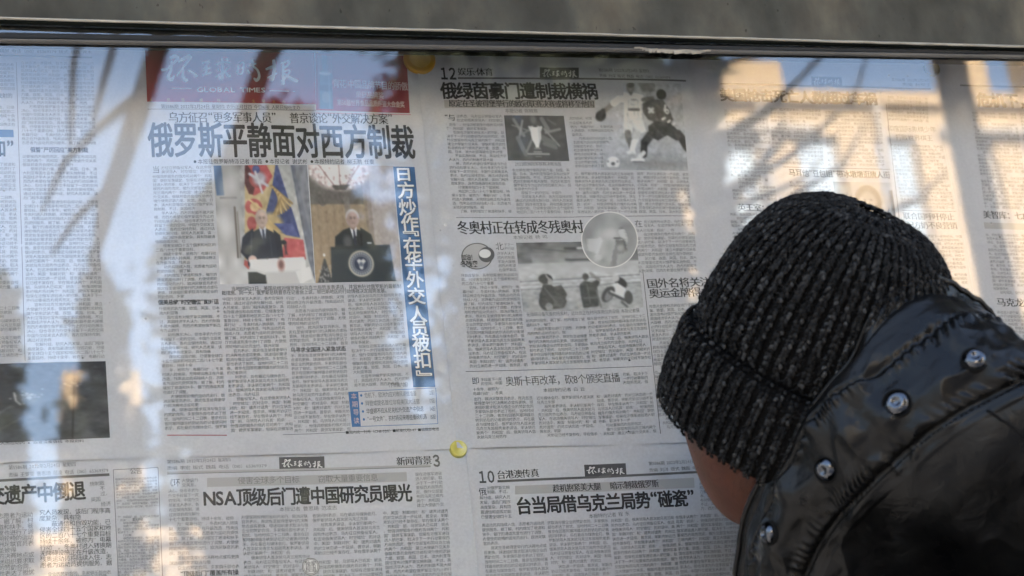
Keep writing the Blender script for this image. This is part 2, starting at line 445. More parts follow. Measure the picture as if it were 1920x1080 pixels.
for x, w, z in ((1.62, .34, 10.9), (.92, .26, 10.9), (-.35, .5, 9.4)):
    bm = bmesh.new(); add_box(bm, (x, -27, 8.53), (x + w, -25.2, z)); bm_obj('chimney', bm, m_cream, h2)
def tree(label, x, y, top, rx, base, n, leaf, seed, shape='cone', lean=0.0, group='trees across the street'):
    r = np.random.default_rng(seed)
    o = thing('evergreen_tree', label, 'tree', (x, y, 0), group)
    bm = bmesh.new(); add_tube(bm, [(x, y, -.1), (x + lean * .3, y, base), (x + lean * .7, y, base + (top - base) * .5), (x + lean, y, top * .97)], [.2, .16, .1, .02], 8)
    for k in range(14):
        z = base + (top - base) * r.uniform(.05, .8); a = r.uniform(0, 6.28); q = rx * (1 - (z - base) / (top - base)) ** .6 * .8
        add_tube(bm, [(x, y, z), (x + q * .5 * math.cos(a), y + q * .5 * math.sin(a), z + .25), (x + q * math.cos(a), y + q * math.sin(a), z + .3)], [.05, .035, .01], 5)
    bm_obj('trunk', bm, m_bark, o)
    # clumped leaf faces
    nc = 150; t = r.uniform(0, 1, nc); cz = base + (top - base) * t
    rad_ = rx * ((1 - t) ** .75 if shape == 'cone' else np.clip((1.02 - t) * 4, .08, 1) ** .7 if shape == 'column' else np.sqrt(np.clip(1 - (2 * t - 1) ** 2, 0, 1)) ** .8)
    a = r.uniform(0, 6.283, nc); q = rad_ * r.uniform(.35, .95, nc)
    C_ = np.stack([x + lean * t + q * np.cos(a), y + q * np.sin(a), cz], 1)
    idx = r.integers(0, nc, n)
    P = C_[idx] + r.normal(size=(n, 3)) * (np.maximum(.06, rad_[idx, None] * .20)) * [1, 1, 1.2]
    u = r.normal(size=(n, 3)); u /= np.linalg.norm(u, axis=1, keepdims=True); w = np.cross(u, r.normal(size=(n, 3))); w /= np.linalg.norm(w, axis=1, keepdims=True)
    s_ = leaf * r.uniform(.6, 1.3, (n, 1))
    V = np.stack([P - u * s_ - w * s_ * .45, P + u * s_ - w * s_ * .45, P + u * s_ + w * s_ * .45, P - u * s_ + w * s_ * .45], 1).reshape(-1, 3)
    link('crown', mesh_np('crown', V, np.arange(n * 4).reshape(n, 4)), o, [m_leaf])
    return o
tree('broad dark evergreen mirrored left of the small yellow pin', 2.2, -14, 9.0, .95, 1.6, 24000, .075, 1, 'column')
tree('tallest dark evergreen mirrored above the sports page', 4.62, -14.2, 15.5, 1.22, 1.6, 42000, .075, 2, 'column')
tree('very slim dark evergreen mirrored beside the cream block', 5.98, -13.6, 12.6, .20, 1.6, 5000, .06, 3, 'column')
tree('small slim evergreen mirrored at the lower left corner', .60, -13.2, 7.3, .26, 1.0, 5000, .06, 4, 'column')
tree('slim evergreen mirrored at the left edge beside the dark night picture', -.14, -13.2, 7.15, .20, 1.0, 4000, .06, 8, 'column')
tree('low bushy evergreen mirrored below the apartment block', 7.4, -13, 5.9, 1.5, .8, 12000, .08, 5, 'round')
tree('bushy evergreen mirrored behind the person', 2.6, -12.6, 5.6, .8, 1.0, 8000, .08, 6, 'round')
tree('far tall evergreen mirrored behind the low pale building', 5.6, -38, 17.5, 2.3, 2, 16000, .2, 7, 'round')

# bare street tree close behind the photographer, one limb drooping, and a lamp post
o = thing('bare_tree', 'bare street tree with dark drooping limbs mirrored over the red masthead', 'tree', (.75, -8.05, 0))
bm = bmesh.new()
add_tube(bm, [(.75, -8.05, -.1), (.76, -8.05, 1.8), (.80, -8.05, 4.2), (.97, -8.05, 5.75), (1.16, -8.05, 6.3), (1.34, -8.05, 6.62), (1.6, -8.05, 7.6), (1.9, -8.05, 9.2)], [.15, .12, .08, .062, .056, .056, .06, .04], 10)
bm_obj('trunk', bm, m_bark, o)
for pts, rr in (([(1.72, -8.05, 8.2), (1.35, -8.05, 8.0), (.98, -8.05, 7.35), (.64, -8.05, 6.5), (.45, -8.05, 5.9), (.30, -8.05, 5.45), (.22, -8.05, 5.1)], [.05, .058, .062, .058, .058, .05, .015]),
                ([(.50, -8.05, 6.1), (.28, -8.1, 5.92), (.10, -8.1, 5.72), (-.02, -8.15, 5.45)], [.03, .024, .018, .008]),
                ([(.85, -8.05, 7.1), (.45, -8.1, 6.7), (.33, -8.1, 6.25), (.25, -8.1, 5.95)], [.026, .022, .02, .01]),
                ([(.80, -8.05, 7.0), (.30, -8.1, 6.8), (.16, -8.1, 6.3), (.13, -8.1, 5.8)], [.028, .022, .018, .008]),
                ([(.36, -8.05, 5.6), (.16, -8.1, 5.42), (.02, -8.1, 5.2)], [.022, .018, .008]),
                ([(1.3, -8.05, 6.55), (1.5, -8.0, 6.38), (1.72, -7.95, 6.42), (1.86, -7.9, 6.6)], [.03, .026, .022, .01]),
                ([(1.6, -8.05, 7.6), (1.85, -8.0, 6.9), (1.92, -8, 6.3), (1.9, -8, 6.0)], [.03, .045, .04, .012])):
    bm = bmesh.new(); add_tube(bm, pts, rr, 9); bm_obj('limb', bm, m_bark, o)
o = thing('bare_tree', 'bare street tree with upright twigs mirrored over the cream block', 'tree', (3.45, -8.05, 0), None)
bm = bmesh.new(); add_tube(bm, [(3.45, -8.05, -.1), (3.42, -8.05, 2.5), (3.44, -8.05, 4.4), (3.55, -8.05, 5.7), (3.68, -8.05, 6.5), (3.85, -8.05, 7.8)], [.14, .11, .075, .05, .045, .02], 9); bm_obj('trunk', bm, m_bark, o)
rr_ = np.random.default_rng(8)
for k in range(13):
    t = rr_.uniform(0, 1); x0_, z0_ = 3.45 + .4 * t, 4.3 + 2.6 * t; dx = rr_.uniform(.25, 1.6); dz = rr_.uniform(.3, 1.3)
    bm = bmesh.new(); add_tube(bm, [(x0_, -8.05, z0_), (x0_ + dx * .4, -8.1, z0_ + dz * .25), (x0_ + dx * .8, -8.15, z0_ + dz * .6), (x0_ + dx, -8.2, z0_ + dz)], [.022, .018, .013, .004], 6); bm_obj('limb', bm, m_bark, o)
o = thing('lamp_post', 'dark lamp post mirrored as a dark stripe right of the cap', 'lamp post', (5.22, -8.05, 0))
bm = bmesh.new(); add_tube(bm, [(5.22, -8.05, 0), (5.22, -8.05, .8), (5.22, -8.05, 4), (5.22, -8.05, 7.2)], [.17, .12, .105, .09], 14); bm_obj('post', bm, m_post, o)
bm = bmesh.new(); add_tube(bm, [(5.22, -8.05, 7.1), (5.35, -8.05, 7.5), (5.9, -8.05, 7.7), (6.5, -8.05, 7.68)], [.05, .045, .04, .04], 8); bm_obj('arm', bm, m_dark, o)
bm = bmesh.new(); add_box(bm, (6.4, -8.15, 7.6), (7.0, -7.95, 7.72)); bm_obj('lamp_head', bm, m_dark, o, bevel=.03)

# ------------------------------------------------------------------ printed pictures: a tiny painter, one colour per vertex of a fine grid
def lin(c):
    c = np.asarray(c, dtype=np.float64) / 255.0
    return np.where(c <= .04045, c / 12.92, ((c + .055) / 1.055) ** 2.4)
class Paint:
    def __init__(s, w, h, base, ss=3):
        s.w, s.h, s.ss = w, h, ss
        s.a = np.zeros((h * ss, w * ss, 3)); s.a[:] = base
        yy, xx = np.mgrid[0:h * ss, 0:w * ss]
        s.u = (xx + .5) / (w * ss); s.v = (yy + .5) / (h * ss)
    def put(s, m, c, al=1.0):
        m = (m * al)[..., None]; s.a = s.a * (1 - m) + np.asarray(c, float) * m
    def poly(s, pts, c, al=1.0):
        m = np.zeros(s.u.shape, bool); n = len(pts)
        for i in range(n):
            (x0, y0), (x1, y1) = pts[i], pts[(i + 1) % n]
            if y0 == y1: continue
            cr = ((y0 > s.v) != (y1 > s.v)) & (s.u < (x1 - x0) * (s.v - y0) / (y1 - y0) + x0)
            m ^= cr
        s.put(m.astype(float), c, al)
    def ell(s, x, y, rx, ry, c, al=1.0, soft=.02, rot=0):
        du, dv = s.u - x, s.v - y; ca, sa = math.cos(rot), math.sin(rot)
        d = np.sqrt(((du * ca + dv * sa) / rx) ** 2 + ((-du * sa + dv * ca) / ry) ** 2)
        s.put(np.clip((1 - d) / max(soft, 1e-3) * .5 + .5, 0, 1), c, al)
    def line(s, x0, y0, x1, y1, wd, c, al=1.0):
        asp = s.h / s.w
        dx, dy = x1 - x0, (y1 - y0) * asp
        t = np.clip(((s.u - x0) * dx + (s.v - y0) * asp * dy) / (dx * dx + dy * dy + 1e-9), 0, 1)
        d = np.hypot(s.u - x0 - t * dx, (s.v - y0) * asp - t * dy)
        s.put(np.clip((wd * .5 - d) / .006 + .5, 0, 1), c, al)
    def grad(s, c0, c1, v0=0, v1=1, u0=0, u1=1, al=1.0):
        t = np.clip((s.v - v0) / (v1 - v0), 0, 1)[..., None]
        m = ((s.v >= v0) & (s.v <= v1) & (s.u >= u0) & (s.u <= u1))[..., None] * al
        s.a = s.a * (1 - m) + (np.asarray(c0, float) * (1 - t) + np.asarray(c1, float) * t) * m
    def noise(s, amt, cells=14, u0=0, u1=1, v0=0, v1=1, seed=0):
        r = np.random.default_rng(seed); g = r.normal(size=(cells, cells)); H, W = s.u.shape
        yi = np.linspace(0, cells - 1.001, H); xi = np.linspace(0, cells - 1.001, W)
        y0 = yi.astype(int); x0 = xi.astype(int); fy = (yi - y0)[:, None]; fx = (xi - x0)[None]
        n = (g[y0][:, x0] * (1 - fy) * (1 - fx) + g[y0 + 1][:, x0] * fy * (1 - fx) + g[y0][:, x0 + 1] * (1 - fy) * fx + g[y0 + 1][:, x0 + 1] * fy * fx)
        m = ((s.u >= u0) & (s.u <= u1) & (s.v >= v0) & (s.v <= v1))
        s.a = np.clip(s.a + (n * m * amt)[..., None], 0, 255)
    def done(s, blur=1):
        a = s.a.reshape(s.h, s.ss, s.w, s.ss, 3).mean((1, 3))
        for _ in range(blur):
            p = np.pad(a, ((1, 1), (1, 1), (0, 0)), 'edge')
            a = (p[1:-1, 1:-1] * 2 + p[:-2, 1:-1] + p[2:, 1:-1] + p[1:-1, :-2] + p[1:-1, 2:]) / 6
        return a
def ink(a):
    c = lin(a) * INK_GAIN; g = c.mean(-1, keepdims=True)
    return np.clip((c * .70 + g * .30) * np.array([.96, 1.0, 1.06]), .004, .8)
INK_GAIN = 1.5

def man(p, x, y, k, suit, skin, hair, tie, shirt=(215, 215, 220)):
    "small printed man in a suit: head centre (x, y), head height k"
    q = p.h / p.w
    p.poly([(x - 1.25*k, y + 2.9*k), (x - 1.2*k, y + 1.15*k), (x - .75*k, y + .82*k), (x - .2*k, y + .6*k), (x + .25*k, y + .6*k), (x + .8*k, y + .84*k), (x + 1.15*k, y + 1.2*k), (x + 1.15*k, y + 2.9*k)], suit)
    p.poly([(x - .26*k, y + .5*k), (x + .3*k, y + .5*k), (x + .12*k, y + 1.75*k)], shirt)
    p.poly([(x - .03*k, y + .68*k), (x + .13*k, y + .68*k), (x + .2*k, y + 1.5*k), (x + .1*k, y + 1.8*k), (x - .02*k, y + 1.5*k)], tie)
    p.ell(x, y + .38*k, .27*k*q*.75, .3*k, [c*.8 for c in skin])
    p.ell(x, y - .05*k, .41*k*q*.98, .52*k, hair, soft=.1)
    for e in (-.42, .43): p.ell(x + e*k, y + .06*k, .06*k*q, .12*k, [c*.82 for c in skin])
    p.ell(x + .01*k, y + .05*k, .37*k*q*.98, .47*k, skin, soft=.18)
    p.ell(x - .26*k, y + .08*k, .18*k, .36*k, [c*.74 for c in skin], .55, .8)
    p.ell(x + .04*k, y - .26*k, .2*k, .12*k, [min(255, c*1.12) for c in skin], .6, .8)
    for e in (-.12, .18): p.ell(x + e*k, y - .04*k, .11*k, .07*k, [c*.66 for c in skin], .7, .7); p.line(x + (e - .08)*k, y - .11*k, x + (e + .08)*k, y - .12*k, .04*k, [c*.55 for c in skin], .7)
    p.ell(x + .03*k, y + .16*k, .07*k, .05*k, [c*.6 for c in skin], .7, .6)
    p.ell(x + .12*k, y + .22*k, .2*k, .22*k, [c*.85 for c in skin], .5, soft=.6)
    for e in (-.1, .16): p.ell(x + e*k, y - .02*k, .055*k, .04*k, [c*.5 for c in skin], .8, .5)
    p.line(x - .06*k, y + .27*k, x + .14*k, y + .27*k, .05*k, [c*.55 for c in skin], .7)
    p.ell(x + .05*k, y + .1*k, .04*k, .1*k, [min(255, c*1.1) for c in skin], .6, .6)

def pic_speaker_flag():
    p = Paint(118, 140, (172, 168, 158))
    p.grad((150, 148, 142), (178, 175, 168), 0, 1)
    p.poly([(0, 0), (.085, 0), (.10, .26), (.02, .26)], (52, 88, 128))
    p.noise(16, 12, 0, .36, seed=2)
    p.line(.06, .28, .22, .28, .02, (110, 105, 100)); p.ell(.13, .38, .1, .09, (145, 142, 138), .8, .5)
    p.ell(.09, .5, .06, .1, (190, 188, 182), .7, .6); p.ell(.16, .2, .1, .1, (165, 163, 158), .6, .6)
    p.line(.20, .36, .205, .78, .018, (95, 84, 70)); p.line(.225, .4, .23, .78, .012, (120, 110, 95))
    # flag
    fl = [(.335, 0), (.68, 0), (.74, .2), (.84, .50), (.915, .80), (.27, .80), (.30, .45)]
    p.poly(fl, (178, 150, 92))
    p.poly([(.66, 0), (.68, 0), (.84, .50), (.87, .62), (.66, .58), (.52, .42), (.6, .22)], (42, 56, 112))
    p.poly([(.335, 0), (.36, 0), (.52, .10), (.5, .2), (.42, .26), (.36, .25), (.32, .16)], (86, 28, 30))
    p.poly([(.36, .0), (.56, .0), (.62, .1), (.52, .22), (.40, .27), (.45, .12)], (170, 48, 44))
    p.ell(.46, .12, .09, .08, (150, 40, 40)); p.ell(.48, .12, .07, .06, (150, 150, 160), .9, .3)
    p.ell(.45, .04, .04, .035, (50, 62, 120)); p.line(.38, .08, .56, .18, .03, (165, 160, 165)); p.line(.44, .06, .50, .24, .022, (170, 165, 168))
    for k in range(9):
        a = .2 + k * .13
        p.line(.60 + .012*k, .18 + .012*k, .64 + .22 * math.cos(a + .5), .24 + .19 * math.sin(a + .3) , .022, (186, 152, 70) if k % 2 else (140, 108, 50))
    p.ell(.40, .36, .09, .07, (172, 52, 46)); p.ell(.41, .36, .05, .04, (190, 150, 90)); p.line(.36, .30, .52, .40, .02, (196, 164, 96))
    p.ell(.36, .46, .06, .05, (176, 140, 80)); p.ell(.37, .50, .05, .06, (160, 46, 44)); p.ell(.57, .52, .13, .11, (186, 152, 76), .9, .2)
    p.poly([(.70, .62), (.9, .64), (.915, .80), (.66, .80)], (186, 58, 58)); p.poly([(.60, .50), (.80, .5), (.86, .62), (.72, .6)], (60, 72, 130))
    p.poly([(.27, .80), (.33, .82), (.31, .88), (.26, .84)], (170, 60, 50))
    p.noise(9, 40, .27, .92, 0, .8, 5)
    # right column
    p.poly([(.82, 0), (.86, 0), (1, .7), (1, 1), (.94, .8)], (92, 96, 108)); p.poly([(.84, 0), (1, 0), (1, .95), (.95, .80)], (104, 106, 116), .8)
    p.noise(10, 30, .84, 1, seed=3)
    # man at the white lectern
    man(p, .475, .458, .136, (42, 46, 58), (180, 148, 128), (170, 150, 134), (44, 48, 66), (196, 198, 208))
    p.poly([(.30, .58), (.38, .54), (.38, .80), (.30, .80), (.235, .74), (.26, .62)], (40, 44, 56)); p.line(.36, .58, .34, .78, .012, (62, 66, 80), .8); p.line(.55, .6, .56, .78, .01, (60, 64, 78), .8); p.poly([(.59, .55), (.66, .60), (.68, .78), (.62, .78)], (38, 42, 52))
    p.ell(.355, .80, .045, .035, (204, 166, 146))
    p.poly([(.30, .9), (.48, .9), (.49, 1), (.30, 1)], (40, 42, 48))
    p.poly([(.325, .80), (.90, .78), (.91, .89), (.47, .91), (.325, .87)], (214, 208, 200)); p.poly([(.325, .86), (.47, .895), (.90, .875), (.91, .905), (.47, .925), (.325, .88)], (188, 184, 178))
    p.poly([(.48, .91), (.8, .90), (.8, 1), (.5, 1)], (176, 172, 166)); p.ell(.65, .845, .038, .048, (150, 92, 78), .9, .4); p.ell(.65, .84, .02, .028, (110, 70, 66), .9, .4)
    p.line(.69, .66, .72, .76, .012, (60, 56, 56)); p.line(.72, .66, .70, .76, .01, (60, 56, 56)); p.ell(.69, .66, .03, .02, (50, 48, 50))
    p.poly([(.80, .90), (.95, .86), (.97, .96), (.84, 1)], (200, 197, 190))
    return p.done()
def pic_speaker_seal():
    p = Paint(104, 140, (150, 134, 120))
    p.grad((152, 138, 128), (160, 146, 136), 0, 1, .66, 1); p.grad((142, 118, 86), (150, 122, 84), .30, 1, 0, .66)
    for k in range(14): p.line(.04 + k * .046, .3, .05 + k * .046, 1, .02, (128, 102, 70) if k % 2 else (160, 132, 92), .35)
    p.grad((120, 108, 98), (98, 88, 78), 0, .34, 0, .62); p.noise(14, 18, 0, .66, .12, .36, 7)
    p.poly([(0, .28), (.14, .36), (.3, .30), (.45, .35), (.62, .26), (.62, .12), (0, .1)], (92, 84, 76), .85)
    p.poly([(.60, .05), (.70, .05), (.72, .8), (.66, .8)], (118, 100, 84), .6)
    p.line(.42, .3, .44, .5, .07, (116, 106, 98), .7)
    # chandelier
    p.ell(.36, .02, .36, .20, (198, 178, 170), 1, .12); p.ell(.36, -.02, .24, .17, (226, 212, 204), 1, .3)
    r = np.random.default_rng(4)
    for k in range(150):
        a, q = r.uniform(0, math.pi), r.uniform(.3, 1.0)
        p.ell(.36 + .36*q*math.cos(a), .02 + .2*q*math.sin(a), .012, .010, (238, 222, 212) if k % 2 else (150, 124, 116), .8, .5)
    for a in (-.20, .0, .20): p.line(.36 + a*1.2, 0, .36 + a*.3, .19, .014, (120, 90, 84), .8)
    p.poly([(.26, .18), (.48, .17), (.42, .22), (.30, .22)], (84, 80, 72))
    p.noise(6, 50, seed=11)
    man(p, .475, .464, .142, (38, 42, 44), (166, 132, 116), (186, 182, 180), (40, 42, 58))
    p.poly([(.24, .80), (.26, .62), (.36, .56), (.44, .54), (.40, .80)], (38, 42, 44)); p.poly([(.56, .54), (.68, .60), (.74, .8), (.5, .8)], (38, 42, 44))
    p.line(.63, .675, .67, .675, .015, (215, 215, 215)); p.ell(.40, .66, .05, .05, (120, 110, 108), .5, .4)
    p.line(.56, .6, .56, .7, .015, (20, 20, 22)); p.line(.5, .62, .56, .72, .012, (30, 30, 32))
    # lectern with round seal
    p.poly([(.20, .705), (.885, .69), (.93, 1), (.19, 1)], (46, 54, 58)); p.poly([(.20, .705), (.885, .69), (.89, .715), (.20, .73)], (38, 44, 48))
    q = .145
    p.ell(.54, .845, q, q * 104/140, (196, 184, 152), 1, .06); p.ell(.54, .845, q * .88, q * .88 * 104/140, (52, 62, 82), 1, .06)
    for k in range(26):
        a = k * 2 * math.pi / 26; p.ell(.54 + q*.76*math.cos(a), .845 + q*.76*math.sin(a)*104/140, .008, .008, (190, 186, 176), .9, .5)
    p.ell(.54, .845, q * .62, q * .62 * 104/140, (182, 176, 160), 1, .06); p.ell(.54, .845, q * .58, q * .58 * 104/140, (44, 54, 76), 1, .06)
    p.poly([(.49, .82), (.52, .805), (.54, .82), (.57, .805), (.595, .825), (.565, .85), (.56, .885), (.54, .895), (.52, .88), (.515, .85)], (190, 186, 178))
    p.ell(.54, .85, .022, .02, (90, 96, 112))
    # small dark ornament tree
    p.poly([(.115, .80), (.13, .80), (.205, 1), (.03, 1)], (58, 58, 60)); p.ell(.12, .77, .012, .012, (232, 226, 214))
    for k in range(40): p.ell(r.uniform(.05, .19), r.uniform(.86, 1), .007, .007, (160, 156, 150), .7, .5)
    return p.done()
def pic_cup():
    p = Paint(76, 56, (74, 74, 72)); p.noise(5, 12, seed=1)
    for (a, b, c, d, w, g) in ((.16, .1, .3, .45, .05, 118), (.3, .12, .22, .5, .03, 140), (.12, .22, .42, .36, .015, 130), (.18, .5, .42, .3, .03, 112), (.2, .5, .3, .85, .07, 104), (.32, .8, .42, .55, .035, 120),
                           (.62, .08, .7, .3, .07, 116), (.66, .38, .9, .3, .04, 124), (.64, .3, .86, .66, .03, 128), (.6, .5, .78, .62, .09, 100), (.62, .62, .8, .7, .06, 104), (.72, .1, .84, .2, .03, 96)):
        p.line(a, b, c, d, w, (g, g, g - 2), .9)
    p.ell(.48, .1, .05, .09, (110, 110, 108), .9, .4)
    p.line(.40, .26, .44, .38, .03, (190, 190, 186)); p.line(.60, .26, .56, .38, .03, (190, 190, 186)); p.line(.4, .27, .46, .25, .02, (185, 185, 180)); p.line(.6, .27, .54, .25, .02, (185, 185, 180))
    p.poly([(.43, .27), (.57, .27), (.585, .40), (.575, .52), (.53, .66), (.525, .70), (.475, .70), (.47, .66), (.425, .52), (.415, .40)], (208, 208, 202))
    p.poly([(.53, .29), (.57, .27), (.585, .40), (.575, .52), (.53, .66)], (176, 176, 172)); p.poly([(.46, .70), (.54, .70), (.565, .745), (.435, .745)], (120, 120, 116))
    for k in range(10): p.line(.34 + k*.036, .845, .355 + k*.036, .845, .022, (176, 176, 170), .8)
    for k in range(4): p.line(.44 + k*.034, .80, .455 + k*.034, .80, .018, (170, 170, 165), .8)
    for k in range(4): p.line(.46 + k*.026, .90, .47 + k*.026, .90, .014, (140, 140, 136), .8)
    return p.done()
def pic_players():
    PAPER = (162, 164, 168)
    p = Paint(100, 96, PAPER)
    p.grad((152, 152, 152), (144, 144, 144), .55, 1, .1, 1, .9); p.noise(5, 26, .1, 1, .5, 1, 3)
    p.ell(.2, .60, .3, .3, PAPER, .9, .8); p.grad(PAPER, PAPER, 0, .35, 0, .40, .9)
    p.grad((156, 156, 156), (150, 150, 150), 0, .55, .46, 1, .6)
    p.poly([(.50, 0), (.70, 0), (.70, .10), (.56, .10)], (112, 110, 104), .6); p.ell(.60, .07, .06, .06, (120, 118, 112), .6, .4)
    p.ell(.66, .92, .4, .05, (116, 116, 112), .7, .7)
    D, Mi, W = (62, 60, 58), (84, 82, 79), (204, 204, 200)
    # player in white
    p.line(.26, .22, .14, .33, .055, (128, 122, 116)); p.line(.30, .19, .24, .24, .08, W); p.ell(.095, .39, .055, .065, (46, 46, 46), 1, .1, .4); p.line(.12, .33, .09, .38, .05, (60, 60, 60))
    p.poly([(.28, .15), (.36, .12), (.47, .12), (.56, .15), (.60, .24), (.53, .25), (.54, .42), (.34, .42), (.355, .24), (.28, .22)], W)
    p.poly([(.39, .30), (.52, .30), (.52, .33), (.39, .33)], (96, 94, 92)); p.line(.43, .2, .48, .2, .02, (150, 150, 150)); p.line(.42, .26, .48, .26, .012, (150, 150, 150))
    p.ell(.425, .055, .046, .062, (140, 134, 126)); p.ell(.425, .03, .044, .035, (104, 100, 94)); p.poly([(.39, .11), (.46, .11), (.43, .16)], (120, 116, 110))
    p.poly([(.34, .41), (.54, .41), (.58, .56), (.48, .60), (.44, .50), (.42, .60), (.33, .58)], (194, 194, 190))
    p.line(.38, .58, .39, .66, .07, (110, 106, 100)); p.line(.40, .66, .42, .76, .06, (88, 86, 84)); p.line(.48, .58, .45, .68, .07, (176, 176, 172)); p.line(.44, .68, .42, .78, .055, (206, 206, 202)); p.line(.38, .80, .44, .80, .035, (196, 196, 192))
    # player in dark
    p.line(.56, .20, .66, .18, .05, (110, 106, 100)); p.ell(.765, .135, .055, .06, (48, 46, 44)); p.poly([(.55, .24), (.66, .19), (.78, .20), (.84, .30), (.88, .42), (.82, .50), (.68, .46), (.60, .42), (.55, .34)], Mi)
    p.line(.62, .30, .66, .34, .03, (190, 190, 186)); p.line(.66, .30, .62, .34, .03, (190, 190, 186)); p.line(.80, .26, .79, .32, .02, (220, 220, 216)); p.ell(.815, .33, .022, .03, (220, 220, 216)); p.ell(.815, .33, .01, .014, Mi)
    p.line(.76, .42, .79, .40, .02, (214, 214, 210)); p.line(.82, .45, .84, .43, .02, (214, 214, 210)); p.line(.87, .48, .89, .46, .016, (214, 214, 210))
    p.poly([(.60, .50), (.68, .44), (.84, .46), (.92, .54), (.97, .62), (.90, .66), (.80, .60), (.70, .66), (.60, .62)], (58, 57, 56)); p.line(.92, .58, 1, .70, .09, (70, 66, 62)); p.line(.96, .66, 1, .74, .07, (52, 50, 48)); p.line(.62, .60, .56, .68, .09, (66, 64, 62)); p.line(.55, .68, .54, .82, .07, (54, 52, 50))
    p.line(.54, .80, .48, .87, .045, (190, 190, 186)); p.line(.42, .885, .53, .885, .035, (206, 206, 202)); p.line(.42, .90, .53, .90, .012, (80, 80, 80))
    p.noise(9, 34, .25, 1, 0, .85, 9); p.noise(6, 60, 0, 1, 0, 1, 10)
    for (a, b, c, d) in ((.40,.2,.38,.4),(.5,.2,.5,.4),(.45,.26,.46,.4),(.66,.24,.7,.42),(.76,.24,.8,.44)): p.line(a, b, c, d, .012, (120, 120, 118), .45)
    # ball
    p.ell(.22, .915, .066, .068, (206, 206, 202), 1, .08); p.ell(.22, .925, .022, .02, (70, 70, 70), .9, .3); p.ell(.17, .90, .012, .016, (130, 130, 128)); p.ell(.265, .9, .012, .016, (130, 130, 128)); p.ell(.22, .97, .05, .012, (110, 110, 108), .6, .5)
    return p.done()
def pic_rink():
    p = Paint(128, 72, (158, 158, 155))
    p.grad((92, 92, 90), (116, 116, 113), 0, .30); p.noise(12, 16, 0, 1, 0, .30, 2); p.grad((120, 120, 117), (140, 140, 137), .16, .30, .12, .6)
    p.grad((168, 168, 165), (176, 176, 172), .30, .52); p.grad((150, 150, 147), (158, 158, 154), .66, 1); p.noise(5, 10, seed=5)
    p.line(.4, .10, .5, .10, .02, (64, 64, 64)); p.line(.5, .10, .56, .10, .012, (190, 190, 188)); p.line(.15, .09, .4, .14, .01, (80, 80, 80)); p.line(.4, .26, .62, .27, .018, (80, 80, 80))
    for v, g in ((.54, 112), (.565, 186), (.62, 188), (.655, 120)): p.line(0, v + .02, 1, v - .03, .008, (g, g, g))
    p.noise(6, 40, 0, 1, .5, .68, 8)
    p.noise(7, 26, 0, 1, 0, 1, 21); D = (58, 58, 57)
    # three people seen from behind, the first with a stroller-like chair, the last in a wheelchair
    p.ell(.215, .53, .058, .072, (54, 54, 53)); p.line(.22, .47, .25, .56, .01, (170, 170, 168)); p.ell(.25, .57, .02, .05, (150, 146, 140))
    p.poly([(.19, .60), (.26, .62), (.33, .72), (.37, .86), (.34, .95), (.22, .97), (.16, .88), (.15, .76)], D); p.ell(.30, .86, .06, .1, (84, 84, 82), .9, .2); p.ell(.20, .86, .06, .12, (66, 66, 64)); p.ell(.22, .93, .03, .06, (130, 130, 127))
    p.poly([(.27, .64), (.34, .62), (.38, .76), (.36, .82), (.28, .76)], (70, 70, 68))
    p.ell(.545, .515, .026, .052, (66, 65, 63)); p.poly([(.49, .62), (.53, .57), (.59, .60), (.64, .56), (.66, .60), (.63, .68), (.63, .95), (.50, .96), (.49, .78)], (64, 64, 62)); p.line(.60, .5, .655, .57, .025, (128, 124, 118)); p.line(.59, .47, .61, .5, .025, (140, 136, 130))
    p.noise(8, 44, 0, 1, .45, 1, 31); p.line(.20, .66, .27, .84, .012, (100, 100, 98), .7); p.line(.55, .62, .56, .9, .01, (92, 92, 90), .8); p.line(.62, .72, .645, .96, .012, (96, 96, 94)); p.line(.51, .82, .62, .82, .012, (90, 90, 88))
    p.ell(.83, .62, .045, .085, (56, 56, 55), 1, .1, -.3); p.ell(.79, .555, .03, .05, (176, 174, 170)); p.poly([(.72, .66), (.80, .62), (.86, .70), (.87, .82), (.72, .84)], (196, 196, 192))
    p.ell(.715, .78, .05, .12, (70, 70, 68), 1, .1, .3); p.ell(.72, .80, .03, .08, (120, 120, 118), 1, .1, .3); p.line(.73, .76, .88, .90, .03, (80, 80, 78)); p.line(.74, .74, .88, .87, .012, (190, 190, 188)); p.ell(.88, .84, .035, .1, (74, 74, 72)); p.line(.82, .9, .86, .97, .02, (90, 90, 88))
    return p.done()
def pic_round():
    p = Paint(62, 62, (166, 166, 162)); p.grad((140, 140, 137), (160, 160, 157), 0, .5); p.grad((164, 164, 160), (152, 152, 149), .5, 1); p.noise(12, 9, seed=6)
    p.ell(.82, .5, .2, .3, (120, 120, 117), .7, .6); p.ell(.12, .4, .12, .25, (110, 110, 108), .7, .6); p.poly([(.1, .5), (.36, .46), (.3, .75), (.1, .7)], (186, 186, 183), .7)
    p.line(.36, .52, .26, .78, .03, (188, 188, 184)); p.ell(.30, .82, .07, .06, (180, 180, 176), .8, .3); p.ell(.52, .4, .12, .09, (180, 178, 174), .8, .5)
    p.ell(.72, .33, .045, .05, (88, 86, 84)); p.line(.72, .36, .76, .52, .12, (176, 176, 172)); p.line(.58, .48, .72, .48, .03, (84, 84, 82))
    p.poly([(.60, .50), (.76, .52), (.80, .68), (.62, .72)], (104, 104, 101)); p.ell(.69, .66, .1, .1, (112, 112, 109), .9, .2); p.ell(.69, .66, .06, .06, (150, 150, 147), .9, .3); p.line(.60, .72, .58, .95, .09, (124, 124, 121)); p.line(.76, .5, .80, .7, .03, (90, 90, 88))
    return p.done()
